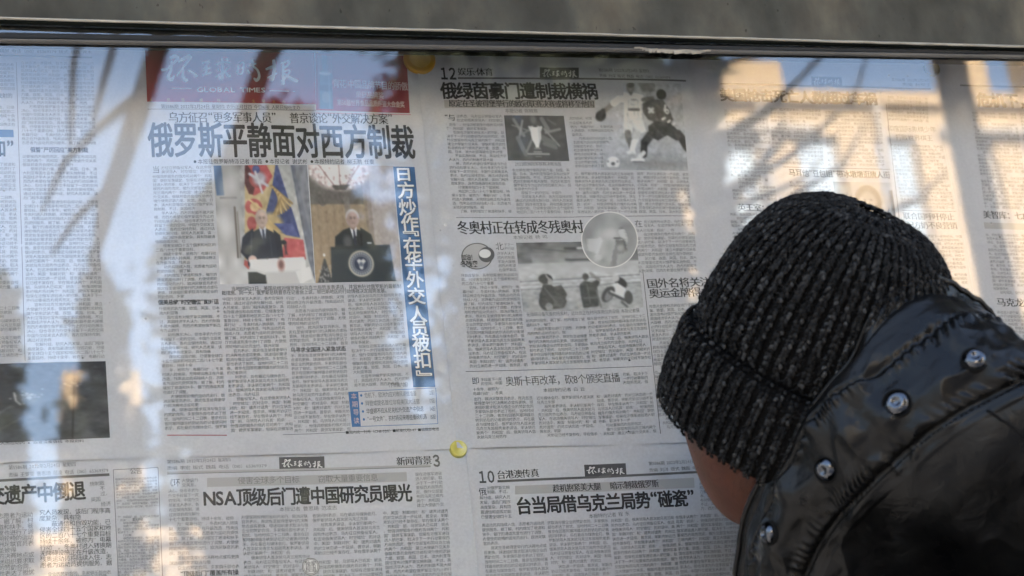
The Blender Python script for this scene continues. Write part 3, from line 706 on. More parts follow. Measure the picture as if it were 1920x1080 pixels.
def pic_night():
    p = Paint(126, 92, (52, 54, 58)); p.grad((38, 40, 46), (64, 66, 68), 0, 1); p.noise(7, 14, seed=12); p.noise(5, 40, seed=13)
    p.ell(.46, .44, .10, .09, (74, 78, 78), 1, .3)
    r = np.random.default_rng(3)
    for k in range(26): p.ell(.46 + r.normal()*.045, .42 + r.normal()*.03, .008, .006, (190, 190, 180), .8, .5)
    p.line(.36, .38, .37, .48, .012, (170, 172, 168)); p.line(.37, .48, .40, .53, .012, (150, 152, 148))
    p.ell(.78, .10, .03, .06, (64, 44, 46)); p.line(.775, .16, .74, .98, .010, (24, 24, 26)); p.line(.79, .2, .78, .6, .02, (96, 74, 70), .5)
    for k in range(14): p.ell(.77 + r.normal()*.03, .30 + r.normal()*.02, .010, .007, (150, 140, 134), .7, .5)
    p.line(.12, .88, .26, .62, .02, (96, 98, 104), .6); p.line(.26, .62, .33, .55, .015, (86, 88, 92), .6); p.line(.12, .95, .40, .7, .012, (84, 78, 74), .6)
    return p.done()
def pic_face():
    p = Paint(48, 44, (150, 150, 150)); p.grad((120, 120, 118), (150, 150, 150), 0, 1, 0, .3); p.noise(9, 8, seed=15)
    p.ell(.56, .50, .22, .42, (92, 90, 88)); p.ell(.56, .48, .14, .24, (132, 130, 128), 1, .2); p.ell(.50, .44, .02, .02, (70, 70, 70)); p.ell(.61, .44, .02, .02, (70, 70, 70)); p.line(.51, .60, .61, .60, .02, (120, 90, 90)); p.poly([(.3, 1), (.45, .78), (.66, .78), (.85, 1)], (176, 176, 174)); p.poly([(.93, .2), (1, .2), (1, .9), (.93, .9)], (80, 80, 80))
    return p.done()
def pic_bottle():
    p = Paint(22, 64, (120, 60, 66)); p.poly([(.3, 0), (.62, 0), (.66, .28), (.9, .34), (.95, 1), (.1, 1), (.12, .34), (.28, .28)], (70, 104, 128))
    p.ell(.5, .34, .4, .03, (150, 170, 182)); p.poly([(.12, .55), (.93, .55), (.95, .66), (.1, .66)], (60, 78, 100)); p.ell(.52, .78, .26, .1, (110, 128, 142)); p.line(.74, .4, .76, .98, .1, (120, 150, 168), .6)
    return p.done()

# ------------------------------------------------------------------ newspapers pinned up behind the glass
def sag(x, z):
    "the sheets hang a little unevenly (metres towards the viewer)"
    return .0007 * np.sin(x * 21 + z * 9) + .0005 * np.sin(x * 8 - z * 27 + 1.3) + .0005 * np.sin(z * 17 + .4) + crease(x, z)
def crease(x, z):
    "the folds the sheets were carried in: one across, one down each sheet's middle, two down each page"
    s = .0015 * np.exp(-np.abs(z - 1.752) / .016) + .0013 * np.exp(-np.abs(z - 1.362) / .016)
    for cx, a in ((-.262, .0016), (.274, .0016), (-.118, .0008), (.135, .0009), (.40, .0009), (.80, .0012)): s = s - a * np.exp(-np.abs(x - cx - .01 * np.sin(z * 3)) / .014)
    return s
def bq(px, py):
    p = on_board(px, py, Y_PAPER); return np.array([p[0], p[2]])
INK_K, INK_G = (.035, .035, .037), (.13, .13, .13)
m_ink = plain('black news ink', INK_K, .65, spec=.3)
m_soft = plain('fine body ink', (.18, .18, .183), .7, spec=.3)
m_grey = plain('grey news ink', INK_G, .7, spec=.3)
m_band = plain('grey tint band', (.42, .42, .42), .75, spec=.3)
m_tint = plain('pale tint', (.47, .47, .475), .75, spec=.3)
m_red = plain('masthead red', (.27, .018, .022), .6, spec=.3, noise=(30, .05))
m_adred = plain('advert red', (.25, .035, .05), .6, spec=.3, noise=(30, .05))
m_pink = plain('red rule ink', (.45, .12, .14), .7)
m_blue = plain('headline blue', (.030, .105, .250), .6, spec=.3, noise=(25, .08))
m_blue2 = plain('index blue', (.06, .17, .38), .6, spec=.3)
m_wht = plain('unprinted lettering', (.80, .80, .79), .7, spec=.3)
m_pale = plain('pale lettering', (.62, .50, .50), .7, spec=.3)
m_gold = plain('gold lettering', (.48, .28, .06), .6)
m_print = attr_mat('printed picture', .6, .3)
def paper_mat():
    m, nt, b = mat_new('newsprint')
    tc = N(nt, 'ShaderNodeTexCoord')
    n1 = N(nt, 'ShaderNodeTexNoise'); n1.inputs['Scale'].default_value = 7; n1.inputs['Detail'].default_value = 5
    n2 = N(nt, 'ShaderNodeTexNoise'); n2.inputs['Scale'].default_value = 420; n2.inputs['Detail'].default_value = 2
    r = N(nt, 'ShaderNodeValToRGB'); e = r.color_ramp.elements
    e[0].position = .3; e[0].color = (.535, .556, .600, 1); e[1].position = .7; e[1].color = (.588, .604, .640, 1)
    r2 = N(nt, 'ShaderNodeValToRGB'); e = r2.color_ramp.elements
    e[0].position = .3; e[0].color = (.95, .95, .95, 1); e[1].position = .7; e[1].color = (1.03, 1.03, 1.03, 1)
    mx = N(nt, 'ShaderNodeMix', data_type='RGBA', blend_type='MULTIPLY'); mx.inputs[0].default_value = 1
    nt.links.new(tc.outputs['Object'], n1.inputs['Vector']); nt.links.new(tc.outputs['Object'], n2.inputs['Vector'])
    nt.links.new(n1.outputs['Fac'], r.inputs[0]); nt.links.new(n2.outputs['Fac'], r2.inputs[0])
    nt.links.new(r.outputs[0], mx.inputs[6]); nt.links.new(r2.outputs[0], mx.inputs[7]); nt.links.new(mx.outputs[2], b.inputs['Base Color'])
    b.inputs['Roughness'].default_value = .75; b.inputs['Specular IOR Level'].default_value = .25
    return m
m_paper = paper_mat()

class Sheet:
    def __init__(s, label, x0, x1, zt, zb, lift, edge=()):
        s.lift = lift; s.b = (x0, x1, zt, zb)
        s.o = thing('newspaper_sheet', label, 'newspaper', ((x0 + x1) / 2, Y_PAPER - lift, zb), 'newspaper sheets pinned behind the glass')
        nx, nz = 260, 170
        X, Z = np.meshgrid(np.linspace(x0, x1, nx), np.linspace(zt, zb, nz))
        Y = Y_PAPER - lift - s.bend(X, Z)
        V = np.stack([X, Y, Z], -1).reshape(-1, 3)
        i = np.arange(nx * nz).reshape(nz, nx)
        Fq = np.stack([i[:-1, :-1], i[1:, :-1], i[1:, 1:], i[:-1, 1:]], -1).reshape(-1, 4)
        link('paper', mesh_np('paper', V, Fq), s.o, [m_paper], True)
    def bend(s, x, z):
        x0, x1, zt, zb = s.b                                  # loose edges stand off a little
        return sag(x, z) + .0024 * np.exp(-np.maximum(0, x - x0) / .009) + .0016 * np.exp(-np.maximum(0, x1 - x) / .009) + .0024 * np.exp(-np.maximum(0, z - zb) / .010) * (.6 + .4 * np.sin(x * 30))
    def part(s, name, P2, T, mat, h=.00025, col=None, label=None):
        P2 = np.asarray(P2, float)
        Y = Y_PAPER - s.lift - s.bend(P2[:, 0], P2[:, 1]) - h
        if P2.shape[1] > 2: Y = Y - P2[:, 2]      # overlapping copies of a letter lie one above another
        me = mesh_np(name, np.stack([P2[:, 0], Y, P2[:, 1]], -1), T)
        if col is not None: set_col(me, col)
        o = link(name, me, s.o, [mat])
        if label: o['label'] = label
        return o
    # --- pieces
    def line_geo(s, txt, x0, y0, x1, y1, h, res=2, off=0.0, gap=.06, song=0.0, latin=1.0, natural=False, bold=0.0):
        V, T, w = text_np(txt, res, off, gap, song, latin, bold)
        A, B = bq(x0, y0), bq(x1, y1); d = B - A; L = np.hypot(*d); d = d / L; nrm = np.array([-d[1], d[0]])
        xm, ym = (x0 + x1) / 2, (y0 + y1) / 2
        H = abs(bq(xm, ym - h / 2)[1] - bq(xm, ym + h / 2)[1])
        sx = H if natural else L / w
        return np.column_stack([A + V[:, :1] * sx * d + (V[:, 1:2] - .5) * H * nrm, V[:, 2]]), T
    def text(s, name, txt, x0, y0, x1, y1, h, mat=None, label=None, lift=.00025, **k):
        V, T = s.line_geo(txt, x0, y0, x1, y1, h, **k)
        return s.part(name, V, T, mat or m_ink, lift, label=label)
    def texts(s, name, items, mat, **k):
        "several short lines that belong together in one part"
        VV, TT, n = [], [], 0
        for it in items:
            V, T = s.line_geo(*it, **k); VV.append(V); TT.append(T + n); n += len(V)
        return s.part(name, np.vstack(VV), np.vstack(TT), mat)
    def quad_grid(s, q, nx, nz):
        a, b, c, d = [bq(*p) for p in q]         # tl tr br bl
        u = np.linspace(0, 1, nx)[None, :, None]; v = np.linspace(0, 1, nz)[:, None, None]
        P = (a * (1 - u) + b * u) * (1 - v) + (d * (1 - u) + c * u) * v
        i = np.arange(nx * nz).reshape(nz, nx)
        return P.reshape(-1, 2), np.stack([i[:-1, :-1], i[1:, :-1], i[1:, 1:], i[:-1, 1:]], -1).reshape(-1, 4)
    def block(s, name, q, mat, h=.00012, n=(24, 8)):
        P, Fq = s.quad_grid(q, *n); return s.part(name, P, Fq, mat, h)
    def rule(s, x0, y0, x1, y1, w=1.0, mat=None, name='rule_line'):
        dx, dy = x1 - x0, y1 - y0; L = math.hypot(dx, dy); ox, oy = -dy / L * w / 2, dx / L * w / 2
        n = (40, 2)
        return s.block(name, [(x0 - ox, y0 - oy), (x1 - ox, y1 - oy), (x1 + ox, y1 + oy), (x0 + ox, y0 + oy)], mat or m_grey, .00018, n)
    def picture(s, name, q, arr, label=None, mask=None, gain=None):
        h, w = arr.shape[:2]
        P, Fq = s.quad_grid(q, w, h)
        if mask is not None:
            keep = mask.reshape(-1)[Fq].all(1); Fq = Fq[keep]
        return s.part(name, P, Fq, m_print, .0002, ink(arr).reshape(-1, 3), label)
    def column(s, tl, tr, bl, pitch=.00402, ch=.00335, src=0, indent=.22, name='text_column', mat=None, skip=(), off=0.0):
        "justified body text: tl, tr, bl are photo pixels of the column's corners"
        A, B, C = bq(*tl), bq(*tr), bq(*bl)
        ex = B - A; L = np.hypot(*ex); ex = ex / L; ez = C - A; Hh = np.hypot(*ez); ez = ez / Hh
        nch = max(3, int(round(L / ch))); cw = L / nch; nl = max(1, int(round(Hh / pitch))); lp = Hh / nl
        r = random.Random(int(tl[0] * 7 + tl[1] * 13)); k = (src * 97) % len(BODY)
        bx, bw, by, bh = cjk_box(); VV, TT, n = [], [], 0
        end = 0
        for li in range(nl):
            yy = tl[1] + (bl[1] - tl[1]) * (li + .5) / nl
            if any(a <= yy <= b for a, b in skip): continue
            start = 0
            if end: start, end = 2, 0
            stop = nch
            if r.random() < indent * .55: stop = r.randint(nch // 3, nch - 1); end = 1
            for ci in range(start, stop):
                c = BODY[k % len(BODY)]; k += 1
                if ci == start and c in '，。、”：；':
                    c = BODY[k % len(BODY)]; k += 1
                v, t = glyph(c, 1, off)
                if not len(t): continue
                sc_ = cw * .93 / bh
                w = (v - [bx, by]) * sc_
                VV.append(A + ex * (ci * cw) + w[:, :1] * ex - ez * 0 + np.outer(w[:, 1] - lp * .93, -ez) + ez * (li * lp)); TT.append(t + n); n += len(v)
        if not VV: return None
        return s.part(name, np.vstack(VV), np.vstack(TT), mat or m_soft, .00025)
BODY = ('当地时间二十二日晚，普京在回答阿塞拜疆总统到访后的记者提问时表示，将在最近与媒体会见。俄罗斯领导人首次就乌克兰东部局势发表讲话，'
        '承认顿巴斯两个“共和国”后，俄美领导人首次就乌克兰局势作出表态，乌方征召预备役军人。在这场俄美领导人“时空错位”的对话中，美国“制裁对抗”和“谴责对谴责”的对立状态进一步延续。'
        '普京说，明斯克协议已经不复存在，早在俄承认两个“共和国”前，乌领导人已将其“扼杀”。他强调根据条约俄方将对两个“共和国”提供军事援助，但现在派俄军进驻进入顿巴斯，取决于下一步行动要视西方局势而定。'
        '俄外交部宣布同乌克兰境内两个“共和国”建立大使级外交关系，俄联邦委员会授权总统在境外使用武装力量。欧盟、英国、日本、澳大利亚等国也宣布对俄罗斯实施制裁。'
        '不过，英国经济学人认为，西方的制裁不是大规模，而西方希望在俄罗斯迄今为止的行动后展示决心，但也寻求为外交手段留下一定的空间。中国外交部发言人表示，各方应保持克制，通过对话协商化解分歧。'
        '研究人员发现，该后门程序高度复杂，具有隐蔽通信和自毁功能，已侵害全球四十五个国家和地区的二百八十七个重要目标，持续十余年，被称为“电幕行动”。'
        '冬奥村进入转换期，无障碍设施正在升级改造，残奥运动员将陆续入住，志愿者为运动员提供服务。据了解，村内增加了坡道和扶手，餐厅的通道宽度也进行了调整，方便使用轮椅的运动员出行。'
        '欧洲足联官员表示，原定在圣彼得堡举行的决赛地点或将更换，球迷组织要求取消与俄企业的赞助合同，多家俱乐部也表达了担忧。')
GLYPH_BASE = len(BODY)

def brush(strokes, n=10):
    "brush strokes [(x, y, half width) ...] in image axes -> V2, tris"
    VV, TT, k = [], [], 0
    for st in strokes:
        p = np.array(st, float); m = len(p)
        q = np.vstack([2 * p[0] - p[1], p, 2 * p[-1] - p[-2]]); out = []
        for i in range(m - 1):
            for t in np.linspace(0, 1, n, endpoint=(i == m - 2)):
                a, b, c, d = q[i:i + 4]
                out.append(.5 * ((2 * b) + (-a + c) * t + (2*a - 5*b + 4*c - d) * t**2 + (-a + 3*b - 3*c + d) * t**3))
        o = np.array(out); d = np.gradient(o[:, :2], axis=0); d /= np.linalg.norm(d, axis=1, keepdims=True) + 1e-9
        nr = np.stack([-d[:, 1], d[:, 0]], 1); w = np.maximum(o[:, 2:], 1.5) * 1.12
        w[0] *= .45; w[-1] *= .45
        L, R = o[:, :2] + nr * w, o[:, :2] - nr * w
        V = np.vstack([L, R]); mm = len(o)
        T = [(i, i + 1, mm + i + 1) for i in range(mm - 1)] + [(i, mm + i + 1, mm + i) for i in range(mm - 1)]
        VV.append(V); TT.append(np.array(T) + k); k += len(V)
    return np.vstack(VV), np.vstack(TT)
LOGO = [
 [(186,88,8),(215,74,11),(238,88,10),(214,118,8),(178,148,6)], [(128,166,8),(162,162,7),(205,140,6)], [(198,104,7),(192,165,8),(176,215,11),(196,234,10),(216,204,5)],
 [(238,112,6),(286,86,11),(318,78,12),(300,112,8),(262,165,6),(228,208,5)], [(276,160,5),(270,205,9),(288,238,11),(304,230,6)], [(304,168,6),(340,190,8),(366,216,11)],
 [(402,120,6),(448,112,6),(424,140,5),(412,166,6),(456,152,6)], [(430,116,5),(425,188,7),(402,204,6),(462,186,6)], [(490,132,6),(542,116,7),(586,120,5)], [(530,86,7),(535,160,9),(530,226,10),(510,214,5)],
 [(500,164,5),(520,176,6)], [(582,150,5),(545,182,6),(490,216,7)], [(545,175,6),(574,208,10),(592,205,6)], [(558,92,6),(576,103,7)],
 [(640,136,6),(635,192,7)], [(645,130,5),(676,120,6),(668,190,6),(640,196,5)], [(645,160,4),(668,156,4)], [(698,142,6),(762,126,6)], [(735,96,7),(740,140,7),(770,170,7),(782,212,8),(765,240,10),(744,224,5)], [(704,165,6),(716,196,7)],
 [(825,166,7),(868,150,10),(896,140,7)], [(880,96,10),(885,160,10),(870,234,11),(850,214,5)], [(835,226,6),(902,190,6)], [(930,122,6),(985,106,7),(975,136,7),(940,160,6)], [(945,112,6),(945,190,8),(945,270,11)],
 [(940,182,6),(990,170,6),(965,215,6),(930,246,6)], [(950,190,6),(1000,225,10),(1046,246,11)]]
def logo(sh, name, x0, y0, x1, y1, mat):
    "the brush-written masthead between two opposite photo pixels"
    V, T = brush(LOGO); lo, hi = V.min(0), V.max(0); w = (V - lo) / (hi - lo)
    a, b, c, d = bq(x0, y0), bq(x1, y0), bq(x1, y1), bq(x0, y1)
    u, v = w[:, :1], w[:, 1:]
    return sh.part(name, (a * (1 - u) + b * u) * (1 - v) + (d * (1 - u) + c * u) * v, T, mat, .0003)
def small_logo(sh, q):
    sh.block('masthead_box', q, m_grey if False else m_dbox, .00014, (12, 6))
    (ax, ay), _, (cx, cy), _ = q
    logo(sh, 'masthead', ax + (cx - ax) * .06, ay + (cy - ay) * .16, ax + (cx - ax) * .95, ay + (cy - ay) * .86, m_wht)
m_dbox = plain('dark masthead box', (.075, .075, .078), .65)

ZT, ZM, ZB = max(bq(0, 60)[1], bq(1920, 90)[1]), 1.95 - .3935, 1.95 - .79
XM = bq(817, 480)[0]
XR = bq(1795, 400)[0]
s1 = Sheet('newspaper sheet with a red masthead front page and colour photos of two speakers', XM - .545, XM + .002, ZT, ZM, .0004)
s2 = Sheet('newspaper sheet with the footballers, the round photo and the winter village story, upper middle', XM, XR, ZT, ZM, .0010)
s3 = Sheet('newspaper sheet cut by the right edge of the photo, beyond the cap', XR - .002, XR + .54, ZT, ZM, .0004)
s4 = Sheet('newspaper sheet below the red masthead page, headed NSA in heavy letters', XM - .545, XM + .012, ZM + .004, ZB, .0001)
s5 = Sheet('newspaper sheet with page number 10, below the lower yellow pin and beside the chin', XM + .008, XR + .004, ZM + .004, ZB, .0007)

B3 = dict(bold=.018, res=3)                 # heavy headline
SONG = dict(off=-.004, song=.026, res=3)   # Song-like headline
LT = dict(off=-.006, res=2)
# ---- front page -----------------------------------------------------------------
s = s1
s.block('masthead_panel', [(272, 93), (589, 98), (592, 197), (276, 190)], m_red)
logo(s, 'masthead', 302, 103, 559, 160, m_wht)
s.text('masthead_caption', 'GLOBAL TIMES', 369, 168.5, 497, 170, 11, m_wht, gap=.10, bold=.010)
s.rule(322, 166, 359, 166.5, .9, m_wht); s.rule(505, 171, 553, 172, .9, m_wht)
for gc, gx in zip('人民日报社主管主办', (283, 316, 343, 377, 410, 475, 494, 513, 532)): s.texts('gold_letter', [(c, x - 3, 187 + (x - 283) * .02, x + 3, 187 + (x - 283) * .02, 6) for c, x in ((gc, gx),)], m_gold)
s.block('advert', [(591, 99), (762, 104), (768, 213), (592, 208)], m_adred)
s.picture('advert_bottle', [(595, 104), (622, 105), (625, 206), (597, 205)], pic_bottle())
s.text('advert_text', '青花·中国品牌节目的骄傲', 624, 157, 764, 163, 15, m_pale, bold=.010)
s.text('advert_text', '荣获品牌奖', 667, 178, 719, 180, 12, m_pale, bold=.010)
s.text('advert_text', '第50届世界食品品质评鉴大会金奖', 632, 193, 758, 197, 11, m_pale, bold=.010)
s.text('date_line', '第5586期 2022年2月24日 星期四 农历正月廿四 今日16版 人民日报社主办', 302, 199.5, 563, 203, 7.5, m_ink)
s.rule(277, 204, 592, 208, 1.0); s.rule(592, 213, 770, 216, 1.0, m_pink)
s.text('kicker', '乌方征召“更多军事人员”', 316, 220.5, 517, 222, 19, **SONG)
s.text('kicker', '普京谈论“外交解决方案”', 543, 222.5, 735, 224.5, 19, **SONG)
s.text('headline', '俄罗斯平静面对西方制裁', 280, 262.5, 775, 269, 60, bold=.022, res=3, gap=.09)
s.text('byline', '●本报驻俄罗斯特派记者 隋鑫 ●本报记者 谢武彬 ●本报特约记者 柳玉鹏 任重', 362, 303.5, 701, 305, 9, gap=.1)
s.picture('photograph', [(400, 311), (575, 310.5), (591, 530.5), (413, 532.5)], pic_speaker_flag(), 'colour photo of a man in a dark suit at a white lectern before a flag')
s.picture('photograph', [(577, 310.5), (736, 312), (753, 527.5), (592, 530.5)], pic_speaker_seal(), 'colour photo of a man in a dark suit at a dark lectern with a round seal')
s.text('caption', '当地时间22日，美国总统对俄罗斯和乌克兰局势发表讲话，并宣布针对俄罗斯的最新制', 434, 541, 752, 537, 8, gap=.08)
s.text('caption', '裁措施。同一天，俄罗斯总统普京在记者会上说，顿巴斯地区的行动情报决定局势发展。', 416, 549, 729, 545.5, 8, gap=.08)
s.block('blue_strip', [(736.5, 313), (777, 314), (815.5, 727), (774, 727.5)], m_blue, n=(6, 60))
GL = [(756, 328, 24), (761, 358, 29), (764, 390, 29), (768, 420, 29), (770, 439, 16), (772, 462, 29), (775, 492, 29), (778, 525, 29), (780.5, 556, 29), (783, 590, 29), (786, 617, 29), (789, 646, 29), (792, 677, 29), (794, 701, 16)]
VV, TT, n = [], [], 0
VS, TS = [], []
for c, (x, y, h) in zip('日方炒作﹃在华外交人员被扣﹄', GL):
    v, t = glyph(c, 3, 0.0); lo, hi = v.min(0), v.max(0)
    bx, bw, by, bh = cjk_box()
    w = (v - (lo + hi) / 2) if c in '﹃﹄' else (v - [bx + bw / 2, by + bh / 2])
    w = w / bh * np.array([1.0, 1.0])
    if c in '﹃﹄': w = (v - (lo + hi) / 2) / (hi - lo) * [.95, 1.1 * .5]
    H = abs(bq(x, y - h / 2)[1] - bq(x, y + h / 2)[1]); Wd = abs(bq(x + 15, y)[0] - bq(x - 15, y)[0])
    ax = bq(x + 20, y) - bq(x - 20, y); ax /= np.hypot(*ax)
    P = bq(x, y) + np.outer(w[:, 0] * Wd, ax) + np.outer(w[:, 1] * H, [0, 1])
    for ci, (dx, dy) in enumerate(((-1, -.7), (1, -.7), (1, .7), (-1, .7), (0, 1), (0, -1))):
        VV.append(np.column_stack([P + np.array([dx, dy]) * .00028, np.full(len(P), ci * .00002)])); TT.append(t + n); n += len(v)
s.part('vertical_headline', np.vstack(VV) + [.0007, -.0008, 0], np.vstack(TT), m_dbox, .00018)
s.part('vertical_headline', np.vstack(VV), np.vstack(TT), m_wht, .0003)
s.text('subheading', '俄美总统“时空错位”的对话', 297, 566.5, 410, 565, 9, off=.02)
s.text('subheading', '乌寻求全国进入紧急状态', 545, 656, 648, 654, 9, bold=.010)
s.text('drop_capital', '当', 286, 318, 299, 318, 13, off=-.006)
s.column((302, 311), (396, 310), (303, 326), src=1, indent=0); s.column((286, 327), (397, 326), (296, 560), src=2); s.column((298, 574), (412, 572), (309, 808), src=3)
s.column((417, 556), (531, 554), (433, 812), src=4); s.column((537, 555), (645, 553), (544, 650), src=5); s.column((545, 662), (649, 660), (552, 812), src=6)
s.column((651, 552), (753, 549), (664, 727), src=7)
s.text('turn_line', '（下转第六版）', 724, 724, 768, 722, 8)
q = [(653, 736), (816, 729), (820, 796), (660, 801)]
for a, b in zip(q, q[1:] + q[:1]): s.rule(*a, *b, 1.0, m_blue2, 'index_frame')
s.block('index_tab', [(653, 736), (671, 735), (676, 800.5), (660, 801)], m_blue2, n=(4, 8))
s.texts('index_title', [(c, x - 5, y, x + 5, y, 11) for c, x, y in zip('本期导读', (663, 665, 667, 668), (744, 759, 774, 790))], m_pale)
for i, (t, pg) in enumerate((('危机下，欧洲为应对难民潮做准备', '（2版）'), ('拜登或提名首位非裔美国大法官', '（7版）'), ('华盛顿不应从尼克松外交遗产中倒退', '（14版）'), ('“一号文件”，农村将迎来哪些重磅机遇', '（15版）'))):
    x = 674 + i * 1.7; y = 742.5 + i * 15
    s.text('index_bullet', '●', x, y, x + 6, y, 8, m_blue2)
    s.text('index_line', t, x + 9, y, [780, 786, 793, 799][i], y - [3.5, 3.5, 4.5, 5][i], 9.5, m_ink if i > 1 else m_soft)
    s.text('index_line', pg, 800 + i, y - 4, 817 + i * .7, y - 4.5, 8.5, m_ink if i > 1 else m_soft)
s.rule(530, 816, 822, 804.5, .8); s.rule(313, 817, 425, 817, 1.6, m_pink)
s.text('imprint_line', '■国内统一刊号（CN11-0215）■邮发代号1-47 ■编辑部电话', 648, 812, 822, 806, 6, m_ink)
# ---- left page of the same sheet -------------------------------------------------
s.texts('page_header', [('第5586期 2022年2月24日 星期四 责编 王雯雯', -10, 86, 172, 89, 6), ('编辑部 电话（010）65369379 版式 魏磊 青木', -10, 96.5, 172, 98.5, 6)], m_soft)
s.rule(-20, 104.5, 173, 108, 3.2, m_grey)
s.rule(30.5, 118, 47, 677, 1.0)
s.column((39, 115), (176, 116), (41, 272), src=8); s.text('subheading', '俄誓“严厉回应”美方制裁', 57, 281.5, 165, 281.5, 9.5, bold=.010)
s.column((42, 290), (181, 290), (52, 676), src=9)
s.text('end_mark', '▲', 152, 671, 158, 670.5, 6)
s.column((-80, 118), (26, 119), (-78, 170), src=10); s.text('subheading', '美国发射的', -24, 180.5, 23, 180.5, 9); s.column((-79, 198), (27, 198), (-77, 238), src=11)
s.block('blue_block', [(-70, 243), (25, 244), (26, 258), (-70, 257)], m_blue)
s.text('headline', '俄方“追加”', -120, 279, 27, 279, 30, off=.03, res=3)
s.column((-76, 304), (29, 305), (-72, 560), src=12, skip=((357, 366), (548, 560))); s.column((-70, 576), (37, 574), (-66, 672), src=13)
s.picture('photograph', [(-75, 684), (198, 677.5), (206, 822), (-70, 834)], pic_night(), 'dark night photo')
s.text('caption', '▲▲ 图为 工作人员在站内 ▲ 巡查设备管线 本报资料', -60, 834, 157, 828, 5.5, m_ink)
# ---- upper middle sheet ------------------------------------------------------------
s = s2
s.text('page_number', '１２', 826, 139, 856, 139.5, 25, m_ink, off=.03)
s.text('section_title', '娱乐·体育', 858, 135.5, 923, 137, 14, **SONG)
s.rule(858, 147.5, 1286, 152, 3.2, m_grey)
small_logo(s, [(1011, 128), (1084, 129), (1084, 151.5), (1011, 151)])
s.texts('date_line', [('第5586期 2022年2月24日 星期四', 1121, 133.5, 1216, 135, 6.5), ('责编 刘洋 版式 魏磊 电话（010）65369379', 1122, 144, 1256, 147, 6)], m_soft)
s.block('tint_band', [(832, 188.5), (1118, 190), (1119, 205), (833, 203.5)], m_band)
s.text('headline', '俄绿茵豪门遭制裁横祸', 827, 171.5, 1118, 174.5, 29, bold=.030, res=3)
s.text('subheading', '原定在圣彼得堡举行的欧冠联赛决赛或将移至他国', 841, 195, 1112, 198, 13, **SONG)
s.text('byline', '本报记者 陈晓燕', 946, 209.5, 1007, 210.5, 7.5, m_soft)
s.text('drop_capital', '“与', 833, 222, 852, 222, 12, **SONG)
s.column((855, 215), (941, 216), (856, 230), src=14, indent=0); s.column((835, 231), (943, 232), (850, 400), src=15)
s.picture('photograph', [(944, 218), (1056, 219), (1067, 303), (952, 302)], pic_cup(), 'dark photo of a pale trophy cup')
s.text('caption', '2022欧洲冠军联赛决赛海报', 965, 308.5, 1052, 308.5, 7, m_soft)
s.column((960, 316), (1067, 316), (969, 401), src=16)
s.column((1066, 219), (1108, 219), (1067, 236), src=17, indent=0); s.column((1068, 236), (1147, 236), (1075, 272), src=18); s.column((1074, 272), (1128, 272), (1078, 316), src=19)
s.column((1076, 323), (1187, 324), (1083, 401), src=20); s.column((1193, 323), (1291, 324), (1198, 401), src=21)
pl = pic_players(); hh, ww = pl.shape[:2]
vv, uu = np.mgrid[0:hh, 0:ww]; uu = uu / (ww - 1); vv = vv / (hh - 1)
mask = (uu > .34) | ((vv > .56) & (uu > .08)) | ((vv > .14) & (vv < .50) & (uu + vv * .05 > .04)) | (uu * 1.2 > .36 - (vv - .5) * .9)
s.picture('photograph', [(1109, 157), (1276, 158), (1290, 321), (1109, 320)], pl, 'cut-out photo of two footballers chasing a ball', mask)
s.rule(855, 408.5, 1287, 405.5, 1.0)
s.text('headline', '冬奥村正在转成冬残奥村', 857, 428, 1092, 425.5, 24, off=-.002, song=.034, res=3)
s.text('byline', '本报记者 杨 鸣', 962, 446, 1026, 444.5, 7, m_soft)
# round emblem beside the winter story: only the disc and its words
def disc(sh, name, cx, cy, rx, ry, mat, h, arr=None, n=40, rin=0.0):
    P, Fq, C = [], [], []
    rings = 16
    for i in range(rings + 1):
        r = rin + (1 - rin) * i / rings
        for k in range(n):
            a = 2 * math.pi * k / n; P.append(bq(cx + rx * r * math.cos(a), cy + ry * r * math.sin(a)))
            if arr is not None:
                H_, W_ = arr.shape[:2]; C.append(arr[min(H_ - 1, int((.5 + .5 * r * math.sin(a)) * (H_ - 1) + .5)), min(W_ - 1, int((.5 + .5 * r * math.cos(a)) * (W_ - 1) + .5))])
    for i in range(rings):
        for k in range(n): Fq.append((i*n+k, (i+1)*n+k, (i+1)*n+(k+1) % n, i*n+(k+1) % n))
    return sh.part(name, np.array(P), np.array(Fq), mat, h, None if arr is None else ink(np.array(C)))
disc(s, 'emblem_disc', 894, 480, 29, 24, m_tint, .00014)
disc(s, 'emblem_ring', 894, 481, 29.5, 24.5, m_grey, .0002, rin=.93)
disc(s, 'emblem_patch', 912, 478, 15, 14, m_grey, .0002); disc(s, 'emblem_patch', 909, 476, 11, 8, m_wht, .00026)
s.text('emblem_text', '加油！', 865, 483.5, 891, 483, 10.5, m_ink, off=.02, lift=.0004); s.text('emblem_text', '冬残奥', 863, 496, 896, 495, 11, m_ink, off=.02, lift=.0004)
s.text('drop_capital', '北', 929, 463, 943, 462.5, 14, off=-.006)
s.column((944, 456), (963, 456), (945, 470), src=22, indent=0); s.column((931, 472), (964, 471), (936, 510), src=23, indent=0); s.column((864, 513), (971, 511), (880, 692), src=24)
s.picture('photograph', [(967, 456), (1192, 452), (1206, 577.5), (981, 586)], pic_rink(), 'grey photo of three people by a rink barrier')
disc(s, 'round_photograph', 1142, 450.5, 53, 53, m_wht, .00028)
disc(s, 'round_photograph', 1142, 450.5, 51, 51, m_print, .00040, pic_round(), 72)
s.text('caption', '无障碍设备完善的残奥村，运动员正在村内享用公共设施 本报记者摄', 987, 590.5, 1198, 583, 7.5, m_soft)
s.column((985, 598), (1096, 594), (996, 686), src=25); s.column((1100, 594), (1209, 589), (1111, 680), src=26)
s.text('end_mark', '▲', 1176, 676, 1183, 675.5, 6)
s.text('drop_capital', '在', 1190, 421, 1203, 420.5, 13, off=-.006)
